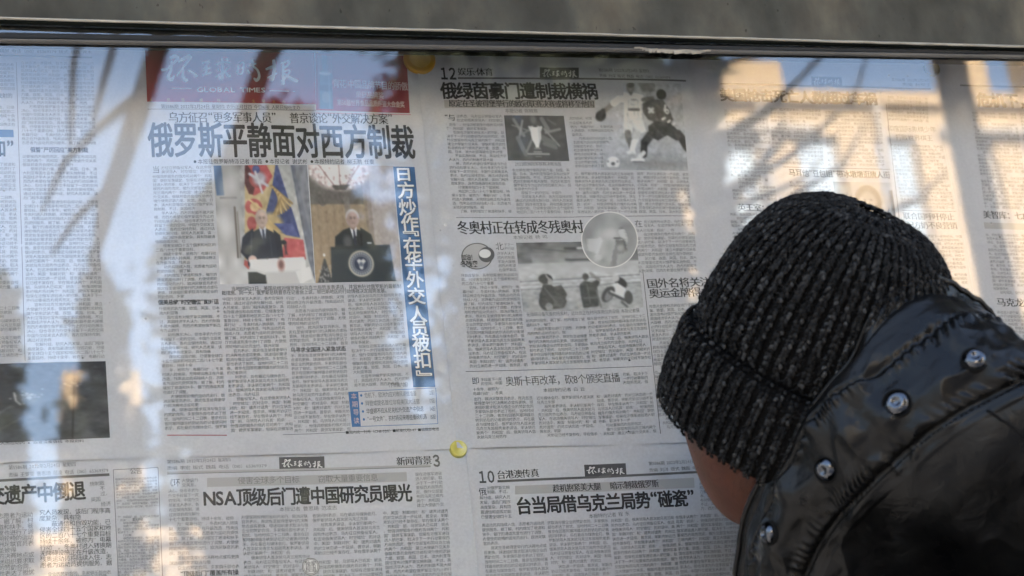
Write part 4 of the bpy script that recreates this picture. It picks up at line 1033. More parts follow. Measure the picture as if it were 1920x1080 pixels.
s.column((1206, 414), (1300, 412), (1207, 428), src=27, indent=0); s.column((1192, 430), (1301, 428), (1197, 513), src=28)
s.text('headline', '国外名将关注中国', 1212, 533.5, 1370, 528, 17, **SONG); s.text('headline', '奥运金牌得主的选择', 1216, 552, 1390, 546, 17, **SONG)
s.column((1216, 572), (1320, 568), (1236, 806), src=29)
s.rule(1204, 506, 1238, 814, 1.2)
s.rule(872, 698.5, 1222, 687.5, .9)
s.text('drop_capital', '即', 884, 716.5, 897, 716, 13, off=-.006)
s.text('headline', '奥斯卡再改革，砍8个颁奖直播', 947, 717, 1161, 708.5, 17, m_grey, off=-.006, song=.012, res=3)
s.text('byline', '本报特约记者 白 云', 1018, 733, 1096, 729.5, 7, m_soft)
s.column((900, 710), (940, 708), (901, 725), src=30, indent=0); s.column((885, 728), (941, 726), (886, 744), src=31, indent=0); s.column((887, 746), (998, 743), (893, 826), src=32)
s.column((1005, 744), (1113, 740), (1012, 822), src=33); s.column((1118, 740), (1223, 735), (1125, 818), src=34); s.column((1167, 699), (1214, 697), (1168, 722), src=35, indent=0)
s.text('end_mark', '▲', 1175, 808.5, 1181, 808, 6); s.text('end_mark', '▲', 1250, 753.5, 1256, 753, 6)
# facing page, half hidden behind the cap
small_logo(s, [(1520, 145), (1576, 147), (1577, 165), (1521, 163)])
s.rule(1350, 158, 1745, 169, 3, m_grey)
s.texts('date_line', [('第5586期 2022年2月24日', 1670, 151, 1742, 153, 6), ('责编 赵觉王', 1690, 160, 1744, 161.5, 6)], m_soft)
s.text('headline', '美国枪击死亡人数超过车祸', 1350, 179, 1642, 188, 22, bold=.034, res=3)
s.column((1357, 205), (1438, 208), (1375, 375), src=36); s.column((1443, 202), (1538, 205), (1449, 308), src=37); s.column((1545, 208), (1650, 211), (1552, 312), src=38)
s.column((1662, 180), (1738, 184), (1664, 228), src=39, indent=0); s.column((1668, 270), (1765, 274), (1690, 392), src=40)
s.texts('subheading', [('印度国际象棋少年', 1663, 242.5, 1753, 245, 11), ('打败世界棋王', 1678, 259, 1747, 261, 11)], m_soft, off=-.004)
s.rule(1660, 196, 1697, 520, 1.0); s.rule(1468, 313, 1668, 319, 1.0)
s.text('headline', '马耳他“豆包姐”带冰墩墩逛唐人街', 1479, 323.5, 1667, 330, 13, bold=.010)
s.column((1480, 338), (1558, 340), (1484, 400), src=41); s.picture('photograph', [(1562, 341), (1670, 344), (1680, 420), (1570, 416)], pic_face(), 'grey portrait photo partly behind the cap')
s.text('headline', '英王室：女王轻症', 1383, 389, 1500, 391, 13, **SONG)
s.column((1368, 398), (1445, 400), (1385, 560), src=42)
s.rule(1690, 396, 1790, 399, .8)
s.texts('headline', [('联合国呼吁停止', 1692, 406.5, 1786, 409.5, 13), ('配方奶不良营销', 1698, 423.5, 1791, 426, 13)], m_soft, **SONG)
s.column((1702, 440), (1800, 443), (1722, 590), src=43)
# ---- right sheet ---------------------------------------------------------------------
s = s3
s.text('headline', '危机下，欧洲严阵以待', 1832, 187.5, 2090, 195, 25, bold=.034, res=3)
s.rule(1800, 160, 2100, 168, 3, m_grey)
s.column((1822, 208), (1905, 211), (1845, 392), src=44); s.column((1912, 211), (1990, 214), (1935, 392), src=45)
s.text('headline', '美智库：七成新增', 1842, 403.5, 1960, 407, 14, **SONG)
s.block('tint_block', [(1843, 418), (1925, 420), (1928, 432), (1845, 430)], m_band)
s.column((1846, 438), (1930, 440), (1864, 552), src=46); s.column((1936, 440), (2010, 442), (1950, 700), src=47)
s.text('headline', '马克龙称', 1868, 567, 1936, 569, 15, **SONG)
s.column((1868, 582), (1940, 584), (1884, 700), src=48)
# ---- lower left sheet ------------------------------------------------------------------
s = s4
s.texts('date_line', [('第5586期 2022年2月24日 星期四', 16, 877.5, 142, 871.5, 8), ('责编 王雯雯 曹思琦 范凌 电话（010）65369379', 16, 891.5, 203, 883, 8)], m_soft)
s.rule(-30, 903, 205, 891, 5, m_grey)
s.text('headline', '华盛顿不应从尼克松外交遗产中倒退', -335, 949, 159, 921, 34, bold=.030, res=3)
s.column((168, 904), (205, 901), (171, 953), src=49, pitch=.0047, ch=.0046, indent=.3)
s.column((74, 957), (207, 953), (76, 1066), src=50, pitch=.0047, ch=.0046, mat=m_ink); s.column((-60, 966), (62, 960), (-58, 1085), src=51, pitch=.0047, ch=.0046)
s.column((90, 1074), (208, 1070), (91, 1088), src=52, indent=0)
for a, b in (((212, 882), (296, 877)), ((212, 882), (222, 1085)), ((296, 877), (305, 1085))): s.rule(*a, *b, 1.0)
s.text('subheading', '公告', 244, 884.5, 266, 883, 11, m_grey)
s.column((216, 897), (294, 893), (219, 955), src=53, pitch=.0026, ch=.0022, indent=.1); s.column((220, 968), (298, 965), (222, 1082), src=54, pitch=.0026, ch=.0022, indent=.5)
s.text('subheading', '遗失声明', 248, 975, 268, 974, 6, m_ink)
s.texts('date_line', [('第5586期 2022年2月24日 星期四', 313, 867, 432, 862.5, 7), ('责编 李宏 版式 魏磊 电话（010）65369379', 313, 879, 500, 873.5, 7)], m_soft)
s.rule(313, 887.5, 807, 873.5, 4, m_band); s.rule(313, 890, 807, 876, 1, m_grey)
small_logo(s, [(523, 857.5), (608, 855.5), (609, 881.5), (524, 884)])
s.text('section_title', '新闻背景', 743, 866, 808, 863.5, 15, **SONG); s.text('page_number', '３', 811, 865.5, 826, 864.5, 25, m_grey, off=.03)
s.block('tint_band', [(388, 897), (762, 885.5), (763, 903), (388, 914)], m_band)
s.text('subheading', '侵害全球多个目标', 446, 902, 561, 899, 13, m_soft, off=-.004); s.text('subheading', '窃取大量重要信息', 597, 898.5, 708, 895.5, 13, m_soft, off=-.004)
s.text('headline', 'NSA顶级后门遭中国研究员曝光', 382, 935.5, 771, 924.5, 31, bold=.030, res=3, latin=1.1)
s.text('byline', '本报记者 曹思琦 范凌志', 524, 955, 632, 951.5, 8, m_soft)
s.text('drop_capital', '《环', 312, 907, 337, 906, 14, off=-.004)
s.column((340, 898), (372, 897), (341, 915), src=55, indent=0); s.column((315, 917), (372, 915), (317, 970), src=56, indent=0)
s.column((316, 970), (446, 967), (318, 1070), src=57); s.column((452, 966), (577, 963), (458, 1085), src=58); s.column((586, 962), (711, 958), (592, 1085), src=59, skip=((1040, 1050),))
s.column((718, 958), (840, 954), (724, 1085), src=60); s.column((778, 886), (828, 884), (782, 952), src=61, indent=0)
s.text('subheading', '“顶级后门”覆盖所有操', 338, 1077, 447, 1073, 10, bold=.010)
disc(s, 'stamp_disc', 583, 1062, 17, 17, m_wht, .0003)
disc(s, 'stamp_ring', 583, 1062, 16.5, 16.5, m_ink, .00036, rin=.92); disc(s, 'stamp_ring', 583, 1062, 13.8, 13.8, m_ink, .00036, rin=.93)
s.text('stamp_text', '独家', 572.5, 1057, 593, 1056.5, 10, m_ink, lift=.00042); s.text('stamp_text', '报道', 573, 1067.5, 593.5, 1067, 10, m_ink, lift=.00042)
# ---- lower middle sheet -----------------------------------------------------------------
s = s5
s.text('page_number', '１０', 897, 896.5, 928, 895, 25, m_grey, off=.03)
s.text('section_title', '台港澳传真', 931, 892, 1009, 887.5, 15, **SONG)
s.rule(932, 903.5, 1330, 884.5, 4.5, m_grey)
small_logo(s, [(1095, 871.5), (1173, 868.5), (1175, 893), (1097, 897)])
s.texts('date_line', [('第5586期 2022年2月24日 星期四', 1216, 869.5, 1325, 864.5, 7), ('责编 刘洋 版式 魏磊 电话（010）', 1217, 882, 1340, 876, 7)], m_soft)
s.block('tint_band', [(965, 912), (1301, 896), (1302, 915), (965, 928)], m_band)
s.text('subheading', '趁机抱紧美大腿', 1036, 917, 1126, 912, 14, **SONG); s.text('subheading', '暗示制裁俄罗斯', 1144, 911.5, 1234, 906.5, 14, **SONG)
s.text('headline', '台当局借乌克兰局势“碰瓷”', 968, 950.5, 1302, 934, 30, bold=.030, res=3)
s.text('byline', '本报特约记者 程 东', 1104, 968.5, 1180, 963, 8, m_soft)
s.text('drop_capital', '俄', 897, 924, 911, 923, 14, off=-.004)
s.column((912, 913), (955, 911), (913, 928), src=62, indent=0); s.column((898, 930), (956, 928), (901, 975), src=63, indent=0); s.column((902, 982), (1020, 977), (910, 1085), src=64)
s.column((1025, 977), (1140, 972), (1034, 1085), src=65); s.column((1145, 972), (1263, 966), (1154, 1085), src=66); s.column((1266, 966), (1384, 960), (1276, 1085), src=67); s.column((1310, 895), (1375, 892), (1314, 958), src=68, indent=0)

# ---- pins ---------------------------------------------------------------------------------
def pin(label, px, py, rpx, mat, cap_mat=None, y=None):
    c = on_board(px, py, y if y is not None else Y_PAPER - .006); r = rpx * .5 * abs(on_board(px + 2, py)[0] - on_board(px, py)[0])
    o = thing('magnet_pin', label, 'pin', (c[0], Y_PAPER, c[2]), 'round pins holding the newspapers')
    prof = [(r * .98, Y_PAPER), (r, -.0055), (r * .97, -.0078), (r * .90, -.0088), (r * .80, -.0089), (r * .70, -.0084), (0.0001, -.0083)]
    V, Fq, n = [], [], 40
    for rr, yy in prof:
        V += [(c[0] + rr * math.cos(2*math.pi*k/n), yy, c[2] + rr * math.sin(2*math.pi*k/n)) for k in range(n)]
    for i in range(len(prof) - 1):
        for k in range(n): Fq.append((i*n+k, i*n+(k+1) % n, (i+1)*n+(k+1) % n, (i+1)*n+k))
    link('pin_cap', mesh_np('pin_cap', np.array(V), np.array(Fq)), o, [mat], True)
    if cap_mat:
        bm = bmesh.new(); a = [bm.verts.new((c[0] + r*.66*math.cos(2*math.pi*k/n), -.0087, c[2] + r*.66*math.sin(2*math.pi*k/n))) for k in range(n)]
        bm.faces.new(a); bm_obj('pin_reflection', bm, cap_mat, o)  # paler disc paints in a reflection at the pin's centre
    return o
m_yel = plain('pale yellow plastic', (.70, .62, .13), .45, noise=(90, .10))
m_amb = plain('amber plastic', (.60, .31, .015), .35, noise=(60, .1)); m_ambc = plain('amber paled by reflection', (.60, .36, .07), .5, noise=(120, .15))
m_grn = plain('olive plastic', (.16, .16, .02), .4)
pin('large amber round pin at the top, between the red page and page 12', 788, 108, 30, m_amb, m_ambc)
pin('small pale yellow round pin where the four newspaper sheets meet', 861, 840, 16.5, m_yel)
pin('olive round pin at the top right corner of the sheet behind the cap', 1749, 126, 15, m_grn)

# ------------------------------------------------------------------ the reader
RIGHT, UP, BACK = (CAM_ROT[:, i] for i in range(3))
def camv(x, y, z): return x * RIGHT + y * UP + z * BACK
HEAD_S = 1.55
AX = camv(math.sin(rad(21)) * math.cos(rad(17)), math.cos(rad(21)) * math.cos(rad(17)), math.sin(rad(17)))   # up through the cap
fw = camv(-.52, 0, -.85); FWD = fw - AX * fw.dot(AX); FWD /= np.linalg.norm(FWD)                            # where the face points
SIDE = np.cross(AX, FWD)
HC = at_depth(1514, 690, HEAD_S)                       # middle of the cap's rim ring
def hp(s, f, u): return HC + s * SIDE + f * FWD + u * AX
person = thing('person', 'person in a dark ribbed knit cap and black coat reading the newspapers', 'person', (.41, -.46, 0))

# ---- body: one continuous surface, head with a face, neck, trunk, arms, hands and legs
m_skin = plain('tanned skin', (.042, .0130, .0058), .55, spec=.18, noise=(55, .25), bump=(220, .25, .001))
m_skin.node_tree.nodes['Principled BSDF'].inputs['Subsurface Weight'].default_value = .0
m_skin.node_tree.nodes['Principled BSDF'].inputs['Subsurface Radius'].default_value = (.012, .005, .003)
def build_body():
    NK = hp(0, -.02, -.12)
    neck0 = np.array([.25, -.32, 1.36])
    P, E_, R_ = [], [], []
    def add(p, r, par=None):
        P.append(p); R_.append(r if isinstance(r, tuple) else (r, r))
        if par is not None: E_.append((par, len(P) - 1))
        return len(P) - 1
    pel = add((.41, -.46, .92), (.15, .12)); wst = add((.40, -.43, 1.05), (.13, .10), pel); chest = add((.38, -.36, 1.12), (.12, .09), wst)
    up = add((.33, -.31, 1.22), (.075, .06), chest); nk = add(neck0, .052, up); nk2 = add(NK, .052, nk)
    hand_roots = []
    for sgn, sh, el, wr in ((-1, (.20, -.33, 1.18), (.11, -.44, .99), (.17, -.29, .84)), (1, (.49, -.33, 1.18), (.62, -.42, .99), (.57, -.28, .84))):
        a = add(sh, .05, up); b = add(el, .045, a); c = add(wr, .028, b)
        d = np.array(wr) - np.array(el); d /= np.linalg.norm(d)
        pm = add(np.array(wr) + d * .055, (.036, .022), c); k = np.cross(d, (0, 0, 1.)); k /= np.linalg.norm(k); dn = np.cross(k, d)
        for j, (o_, L) in enumerate(((-.03, .066), (-.010, .076), (.010, .072), (.028, .056))):
            f0 = add(np.array(wr) + d * .088 + k * o_, .0095, pm); f1 = add(np.array(wr) + d * (.088 + L * .5) + k * o_ * 1.1 + dn * -.008, .0085, f0)
            add(np.array(wr) + d * (.088 + L * .9) + k * o_ * 1.1 + dn * -.026, .0075, f1)
        t0 = add(np.array(wr) + d * .03 - k * .04 * sgn, .012, pm); t1 = add(np.array(wr) + d * .06 - k * .058 * sgn - dn * .01, .0095, t0); add(np.array(wr) + d * .085 - k * .056 * sgn - dn * .02, .008, t1)
    for dx, fy in ((-.1, -.40), (.1, -.50)):
        h = add((.41 + dx, -.46, .86), .095, pel); kn = add((.41 + dx * 1.15, fy + .02, .48), .062, h); an = add((.41 + dx * 1.2, fy - .04, .09), .042, kn); add((.41 + dx * 1.25, fy + .13, .035), (.045, .03), an)
    me = bpy.data.meshes.new('body'); me.from_pydata([tuple(map(float, p)) for p in P], E_, [])
    ob = bpy.data.objects.new('body_build', me); COL.objects.link(ob)
    sk = ob.modifiers.new('skin', 'SKIN'); sv = me.skin_vertices[0].data
    for i, r in enumerate(R_): sv[i].radius = r
    sv[0].use_root = True
    ob.modifiers.new('sub', 'SUBSURF').levels = 2
    dg = bpy.context.evaluated_depsgraph_get(); dg.update()
    ev = bpy.data.meshes.new_from_object(ob.evaluated_get(dg)); bpy.data.objects.remove(ob)
    # head: sculpted ball joined into the neck
    nu, nv = 96, 64
    th = np.linspace(0, 2 * math.pi, nu, endpoint=False); ph = np.linspace(0.0001, math.pi - .0001, nv)
    T_, P_ = np.meshgrid(th, ph); s = np.sin(P_) * np.sin(T_); f = np.sin(P_) * np.cos(T_); u = np.cos(P_)
    def bump(cs, cf, cu, w): return np.exp(-((s - cs) ** 2 + (f - cf) ** 2 + (u - cu) ** 2) / w ** 2)
    ss, ff, uu = s * .074, f * .093, u * .115
    low = np.clip(-u, 0, 1)
    ss = ss * (1 - .22 * low ** 1.5); ff = np.where(f > 0, ff * (1 - .10 * low), ff * (1 - .30 * low))
    ff = ff + .024 * bump(0, .93, -.38, .15) + .012 * bump(0, .96, -.24, .13) + .012 * bump(0, .80, -.90, .22) + .007 * bump(0, .85, -.62, .14) - .004 * bump(0, .83, -.70, .07)
    for q in (-1, 1):
        ff = ff - .012 * bump(q * .36, .90, -.16, .15) + .005 * bump(q * .36, .90, -.17, .08) + .005 * bump(q * .34, .92, .02, .14)
        ss = ss + q * .007 * bump(q * .75, .65, -.42, .28) + q * .014 * bump(q * 1.0, -.08, -.30, .13)
    Vh = HC + (ss[..., None] * SIDE + (ff + .006)[..., None] * FWD + (uu - .012 - .012)[..., None] * AX)
    i = np.arange(nu * nv).reshape(nv, nu)
    Fh = np.stack([i[:-1], i[1:], np.roll(i[1:], -1, 1), np.roll(i[:-1], -1, 1)], -1).reshape(-1, 4)
    hm = mesh_np('head', Vh.reshape(-1, 3), Fh)
    bm = bmesh.new(); bm.from_mesh(ev); bm.from_mesh(hm)
    o = bm_obj('body', bm, m_skin, person, True)
    # one watertight skin: remesh the joined volumes
    rm = o.modifiers.new('remesh', 'REMESH'); rm.mode = 'VOXEL'; rm.voxel_size = .004; rm.use_smooth_shade = True
    dg = bpy.context.evaluated_depsgraph_get(); dg.update()
    nm = bpy.data.meshes.new_from_object(o.evaluated_get(dg)); o.modifiers.clear(); old = o.data; o.data = nm; nm.name = 'body'
    bm = bmesh.new(); bm.from_mesh(nm); bm.verts.ensure_lookup_table(); seen = set(); best = []
    for v0 in bm.verts:                                   # keep the one outer skin
        if v0.index in seen: continue
        st, comp = [v0], []; seen.add(v0.index)
        while st:
            v = st.pop(); comp.append(v)
            for e in v.link_edges:
                w = e.other_vert(v)
                if w.index not in seen: seen.add(w.index); st.append(w)
        if len(comp) > len(best): best = comp
    keep = set(v.index for v in best); print('BODY', len(bm.verts), len(best))
    bmesh.ops.delete(bm, geom=[v for v in bm.verts if v.index not in keep], context='VERTS'); bm.to_mesh(nm); bm.free()
    nm.polygons.foreach_set('use_smooth', np.ones(len(nm.polygons), bool))
    return o
body = build_body()
# cropped hair showing under the cap
def hair():
    from mathutils.bvhtree import BVHTree
    bv = BVHTree.FromPolygons([v.co.copy() + Vector(body.matrix_world.translation) * 0 for v in body.data.vertices], [p.vertices[:] for p in body.data.polygons])
    off = Vector(HC); r = np.random.default_rng(31); V = []
    for k in range(5200):
        th = r.uniform(math.radians(62), math.radians(298)); u = -.040 - abs(r.normal()) * .020
        if math.radians(120) < th < math.radians(240): u -= r.uniform(0, .02)
        dv = SIDE * math.sin(th) + FWD * math.cos(th); o_ = Vector(HC + dv * .2 + AX * u)
        hit = bv.ray_cast(o_, Vector(-dv))
        if hit[0] is None: continue
        p = np.array(hit[0]); nn = np.array(hit[1]); d = -AX * .75 + nn * .35 + r.normal(size=3) * .25; d /= np.linalg.norm(d); L = r.uniform(.002, .0055)
        s_ = np.cross(d, r.normal(size=3)); s_ /= np.linalg.norm(s_)
        V += [p - s_ * .00012, p + s_ * .00012, p + d * L]
    if V: link('hair', mesh_np('hair', np.array(V), np.arange(len(V)).reshape(-1, 3)), person, [plain('black cropped hair', (.008, .007, .006), .6)])
hair()
# eyes, brows and mouth on the face
for q in (-1, 1):
    bm = bmesh.new(); bmesh.ops.create_uvsphere(bm, u_segments=16, v_segments=10, radius=.0125, matrix=Matrix.Translation(hp(q * .030, .0775, -.046)))
    bm_obj('eye', bm, plain('eye white', (.6, .58, .55), .2), person, True)
    bm = bmesh.new(); bmesh.ops.create_uvsphere(bm, u_segments=14, v_segments=8, radius=.006, matrix=Matrix.Translation(hp(q * .030, .0855, -.047)))
    bm_obj('iris', bm, plain('dark iris', (.02, .012, .008), .15), person, True)
bm = bmesh.new(); add_tube(bm, [hp(-.022, .083, -.098), hp(-.01, .092, -.097), hp(.01, .092, -.097), hp(.022, .083, -.098)], [.003, .006, .006, .003], 8)
bm_obj('lips', bm, plain('lips', (.28, .10, .08), .4), person, True)

# ---- knit cap: every stitch is a small loop leg, ribs drawn together at the crown
def cap_r(u):
    "radius and height of the cap wall at arc parameter u (0 turn-up .. 1 crown)"
    a = u * math.pi / 2
    return .0942 * max(0.0, math.cos(a)) ** .60 * (1 - .05 * math.exp(-(u / .05) ** 2)), .131 * math.sin(a) ** .95
def cap_point(th, u, lift=0.0, cuff=False):
    if cuff:                                              # the turned-up band outside, u from 0 (rim) to 1 (fold)
        z = -.066 + .070 * u; r = .0982 + .0040 * math.sin(math.pi * min(1, max(0, u))) + .0012 * math.sin(3 * th + 1) + lift
        r += .0022 * math.exp(-((u - .86) / .12) ** 2)
        if u > .93: r -= .0075 * ((u - .93) / .07) ** 2
        if u < .07: r -= .004 * ((.07 - u) / .07) ** 2
    else:
        r, z = cap_r(u); r += lift * math.cos(u * 1.4) ; z += lift * math.sin(u * 1.5)
        r *= 1 + .014 * math.sin(2 * th + .6) + .010 * math.sin(3 * th + 2.0)
        z += .004 * math.cos(th - 2.2) * (r / .1)
        z -= .002
    return HC + (r * .955 * math.sin(th)) * SIDE + (r * 1.055 * math.cos(th)) * FWD + z * AX
def build_cap():
    r = np.random.default_rng(21)
    VV, FF, CC, n = [], [], [], 0
    # unit stitch: a small tapered bead along +x
    seg, ring = 6, (-.95, -.5, .1, .6, .95); rw = (.30, .85, 1.0, .75, .30)
    base = [(x, w * math.cos(2*math.pi*k/seg), w * math.sin(2*math.pi*k/seg)) for x, w in zip(ring, rw) for k in range(seg)]
    base = np.array(base); bf = []
    for i in range(4):
        for k in range(seg): bf.append((i*seg+k, i*seg+(k+1) % seg, (i+1)*seg+(k+1) % seg, (i+1)*seg+k))
    bf = np.array(bf)
    NR = 58
    def stitch(p, along, across, nrm, L, W, tilt, col):
        nonlocal n
        d = along * math.cos(tilt) + across * math.sin(tilt); c = across * math.cos(tilt) - along * math.sin(tilt)
        VV.append(p + base[:, :1] * L * d + base[:, 1:2] * W * c + base[:, 2:] * W * .9 * nrm)
        FF.append(bf + n); n += len(base); CC.append(np.repeat([col], len(base), 0))
    def shade(th, u):
        g = r.random()
        a = .5 + .5 * math.sin(th * 9 + u * 17) * math.sin(u * 31 + th * 4)
        if g < .08 + .16 * a: v = r.uniform(.013, .036)
        elif g < .55: v = r.uniform(.008, .016)
        else: v = r.uniform(.0034, .0080)
        return (v, v * 1.0, v * .985)
    def row(th, u, du, cuff):
        p = cap_point(th, u, 0, cuff); e = 1e-3
        al = cap_point(th, min(1, u + e), 0, cuff) - cap_point(th, u - e, 0, cuff); L = np.linalg.norm(al); al /= L
        ac = cap_point(th + e, u, 0, cuff) - cap_point(th - e, u, 0, cuff); W = np.linalg.norm(ac) / (2 * e); ac /= np.linalg.norm(ac)
        nr = np.cross(ac, al); 
        if nr.dot(p - HC) < 0: nr = -nr
        return p, al, ac, nr, W
    for k in range(NR):
        th = 2 * math.pi * k / NR
        # turn-up
        for j in range(26):
            u = (j + .5) / 26
            p, al, ac, nr, W = row(th, u, 1 / 26, True); w = W * 2 * math.pi / NR
            for sg in (-1, 1):
                jj = r.normal(size=3) * .00035
                stitch(p + ac * sg * w * .150 + nr * .0018 + jj, al, ac, nr, .0021, min(.00150, w * .16), sg * -.5, shade(th, u))
        # dome: some ribs end early, as the decreases do
        lim = (1.0, .86, .96, .86)[k % 4] if k % 2 else (1.0 if k % 4 == 0 else .97)
        arc = 0; u = .035
        while u < lim * .985:
            p, al, ac, nr, W = row(th, max(u, .002), .01, False); w = W * 2 * math.pi / NR
            wd = w if u < .8 else w * 2.0 if u < .92 else w * 4
            wd = min(wd, .0098)
            for sg in (-1, 1):
                jj = r.normal(size=3) * .0004
                stitch(p + ac * sg * wd * .150 + nr * .0024 + jj, al, ac, nr, .0021, max(.0008, min(.00155, wd * .16)), sg * -.5, shade(th, u + 2))
            u += .0029 / .195
    # loose fibres
    nf = 18000
    fv, fc = [], []
    for i in range(nf):
        th = r.uniform(0, 6.283); cuff = r.random() < .33; u = r.uniform(.02, .98)
        if not cuff: u = 2 / math.pi * math.asin(r.uniform(0, 1))
        p = cap_point(th, u, .0015, cuff); nr = p - (HC + AX * (-.03 if cuff else .02)); nr /= np.linalg.norm(nr)
        t = r.normal(size=3); t -= nr * t.dot(nr) * .3; d = nr * r.uniform(.35, 1) + t * .5; d /= np.linalg.norm(d); L = r.uniform(.0015, .0068)
        sd = np.cross(d, r.normal(size=3)); sd /= np.linalg.norm(sd)
        fv += [p - sd * .00018, p + sd * .00018, p + d * L]; g = r.uniform(.006, .04); fc += [(g, g, g)] * 3
    FT = np.arange(nf * 3).reshape(nf, 3) + n
    # knitted ground under the loops, near-black to paint shade between ribs
    G, GC = [], []
    nt, nu = 128, 60
    for j in range(nu):
        for k in range(nt): G.append(cap_point(2 * math.pi * k / nt, min(.999, j / (nu - 1)), -.0010))
    gi = np.arange(nt * nu).reshape(nu, nt); off = n + nf * 3
    GF = [np.stack([gi[:-1], np.roll(gi[:-1], -1, 1), np.roll(gi[1:], -1, 1), gi[1:]], -1).reshape(-1, 4) + off]
    c0 = off + nt * nu
    prof = [(-.001 if 0 <= u <= 1 else 0, u) for u in np.linspace(0, 1, 14)]
    for l, u in prof:
        for k in range(nt): G.append(cap_point(2 * math.pi * k / nt, u, -.0012, True))
    inner = []
    for z, rr in ((.004, .092), (-.03, .090), (-.064, .0905)):
        for k in range(nt):
            th = 2 * math.pi * k / nt; G.append(HC + rr * .955 * math.sin(th) * SIDE + rr * 1.055 * math.cos(th) * FWD + z * AX)
    ci = np.arange(nt * 17).reshape(17, nt)
    loop = np.vstack([ci, ci[:1]])
    GF.append(np.stack([loop[:-1], np.roll(loop[:-1], -1, 1), np.roll(loop[1:], -1, 1), loop[1:]], -1).reshape(-1, 4) + c0)
    G = np.array(G)
    V = np.vstack([np.vstack(VV), np.array(fv), G]); C = np.vstack([np.vstack(CC), np.array(fc), np.full((len(G), 3), .0022)])
    me = mesh_np('knit_cap', V, [np.vstack([np.vstack(FF)] + GF), FT]); set_col(me, C)
    o = link('knit_cap', me, person, [attr_mat('marled wool', .9, .04, 0.0)], True)
    o['label'] = 'dark grey marled ribbed knit cap with a turned-up band'
    return o
build_cap()

# ---- coat: collar and folded hood round the nape, then the back and shoulders
def spline(pts, n):
    p = np.array(pts, float); m = len(p); q = np.vstack([2*p[0]-p[1], p, 2*p[-1]-p[-2]]); ts = np.linspace(0, m - 1 - 1e-9, n); out = []
    for t in ts:
        i = int(t); f = t - i; a, b, c, d = q[i:i+4]
        out.append(.5 * ((2*b) + (-a+c)*f + (2*a-5*b+4*c-d)*f**2 + (-a+3*b-3*c+d)*f**3))
    return np.array(out)
def curve(px): return np.array([at_depth(*p) for p in px])
def fnoise(P, sc_, seed):
    "smooth pseudo noise from summed sines"
    r = np.random.default_rng(seed); s = np.zeros(P.shape[:-1])
    for k in range(9):
        w = r.normal(size=3) * sc_ * (1 + .5 * k / 3); s += np.sin(P @ w + r.uniform(0, 6.28)) / (1 + .35 * k)
    return s / 3.2
m_coat = None
def coat_mat():
    m, nt, b = mat_new('black waxed leather')
    tc = N(nt, 'ShaderNodeTexCoord')
    n1 = N(nt, 'ShaderNodeTexNoise'); n1.inputs['Scale'].default_value = 26; n1.inputs['Detail'].default_value = 6
    n2 = N(nt, 'ShaderNodeTexNoise'); n2.inputs['Scale'].default_value = 700; n2.inputs['Detail'].default_value = 2
    r = N(nt, 'ShaderNodeValToRGB'); e = r.color_ramp.elements
    e[0].position = .35; e[0].color = (.0016, .0016, .0017, 1); e[1].position = .7; e[1].color = (.0042, .0041, .0039, 1)
    rr = N(nt, 'ShaderNodeMapRange'); rr.inputs['To Min'].default_value = .17; rr.inputs['To Max'].default_value = .44
    ad = N(nt, 'ShaderNodeMath', operation='MULTIPLY_ADD'); ad.inputs[1].default_value = .12
    bu = N(nt, 'ShaderNodeBump'); bu.inputs['Strength'].default_value = .45; bu.inputs['Distance'].default_value = .0030
    n3 = N(nt, 'ShaderNodeTexNoise'); n3.inputs['Scale'].default_value = 55; n3.inputs['Detail'].default_value = 4; n3.inputs['Distortion'].default_value = 1.2
    vm = N(nt, 'ShaderNodeMath', operation='MULTIPLY_ADD'); vm.inputs[1].default_value = .9
    for n in (n1, n2, n3): nt.links.new(tc.outputs['Object'], n.inputs['Vector'])
    nt.links.new(n1.outputs['Fac'], r.inputs[0]); nt.links.new(r.outputs[0], b.inputs['Base Color'])
    nt.links.new(n1.outputs['Fac'], rr.inputs['Value']); nt.links.new(rr.outputs[0], b.inputs['Roughness'])
    nt.links.new(n2.outputs['Fac'], ad.inputs[0]); nt.links.new(n1.outputs['Fac'], ad.inputs[2])
    nt.links.new(n3.outputs['Fac'], vm.inputs[0]); nt.links.new(ad.outputs[0], vm.inputs[2]); nt.links.new(vm.outputs[0], bu.inputs['Height']); nt.links.new(bu.outputs[0], b.inputs['Normal'])
    b.inputs['Specular IOR Level'].default_value = .135
    return m
m_coat = coat_mat()
m_thread = plain('black seam thread', (.005, .005, .005), .9, spec=.05)
m_snap = plain('dark chromed snap', (.055, .058, .065), .14, metal=1.0); m_snapd = plain('dark snap collar', (.004, .004, .004), .8, spec=.05)

PIP = [(1386,1130,1.515),(1396,1000,1.505),(1436,900,1.485),(1530,772,1.455),(1600,686,1.445),(1655,582,1.450),(1742,528,1.475),(1836,578,1.52),(1880,640,1.56)]
S1 = [(1398,1140,1.500),(1416,1010,1.485),(1458,910,1.465),(1527,792,1.440),(1572,742,1.430),(1652,690,1.422),(1765,612,1.430),(1850,596,1.465),(1930,655,1.51)]
MID = [(1426,1150,1.480),(1452,1020,1.462),(1500,938,1.444),(1560,868,1.424),(1618,810,1.408),(1688,752,1.400),(1826,668,1.402),(1900,640,1.43),(1985,680,1.47)]
S2 = [(1480,1165,1.470),(1524,1045,1.455),(1562,985,1.440),(1606,935,1.424),(1660,884,1.410),(1764,796,1.396),(1920,712,1.392),(1990,690,1.405),(2070,720,1.44)]
B1 = [(1560,1230,1.465),(1606,1120,1.452),(1648,1060,1.440),(1700,1010,1.424),(1765,958,1.408),(1860,880,1.392),(1990,800,1.382),(2080,770,1.395),(2170,800,1.43)]
B2 = [(1680,1330,1.47),(1720,1240,1.46),(1770,1180,1.45),(1830,1120,1.435),(1910,1060,1.42),(2000,990,1.405),(2110,910,1.395),(2210,880,1.405),(2300,900,1.44)]
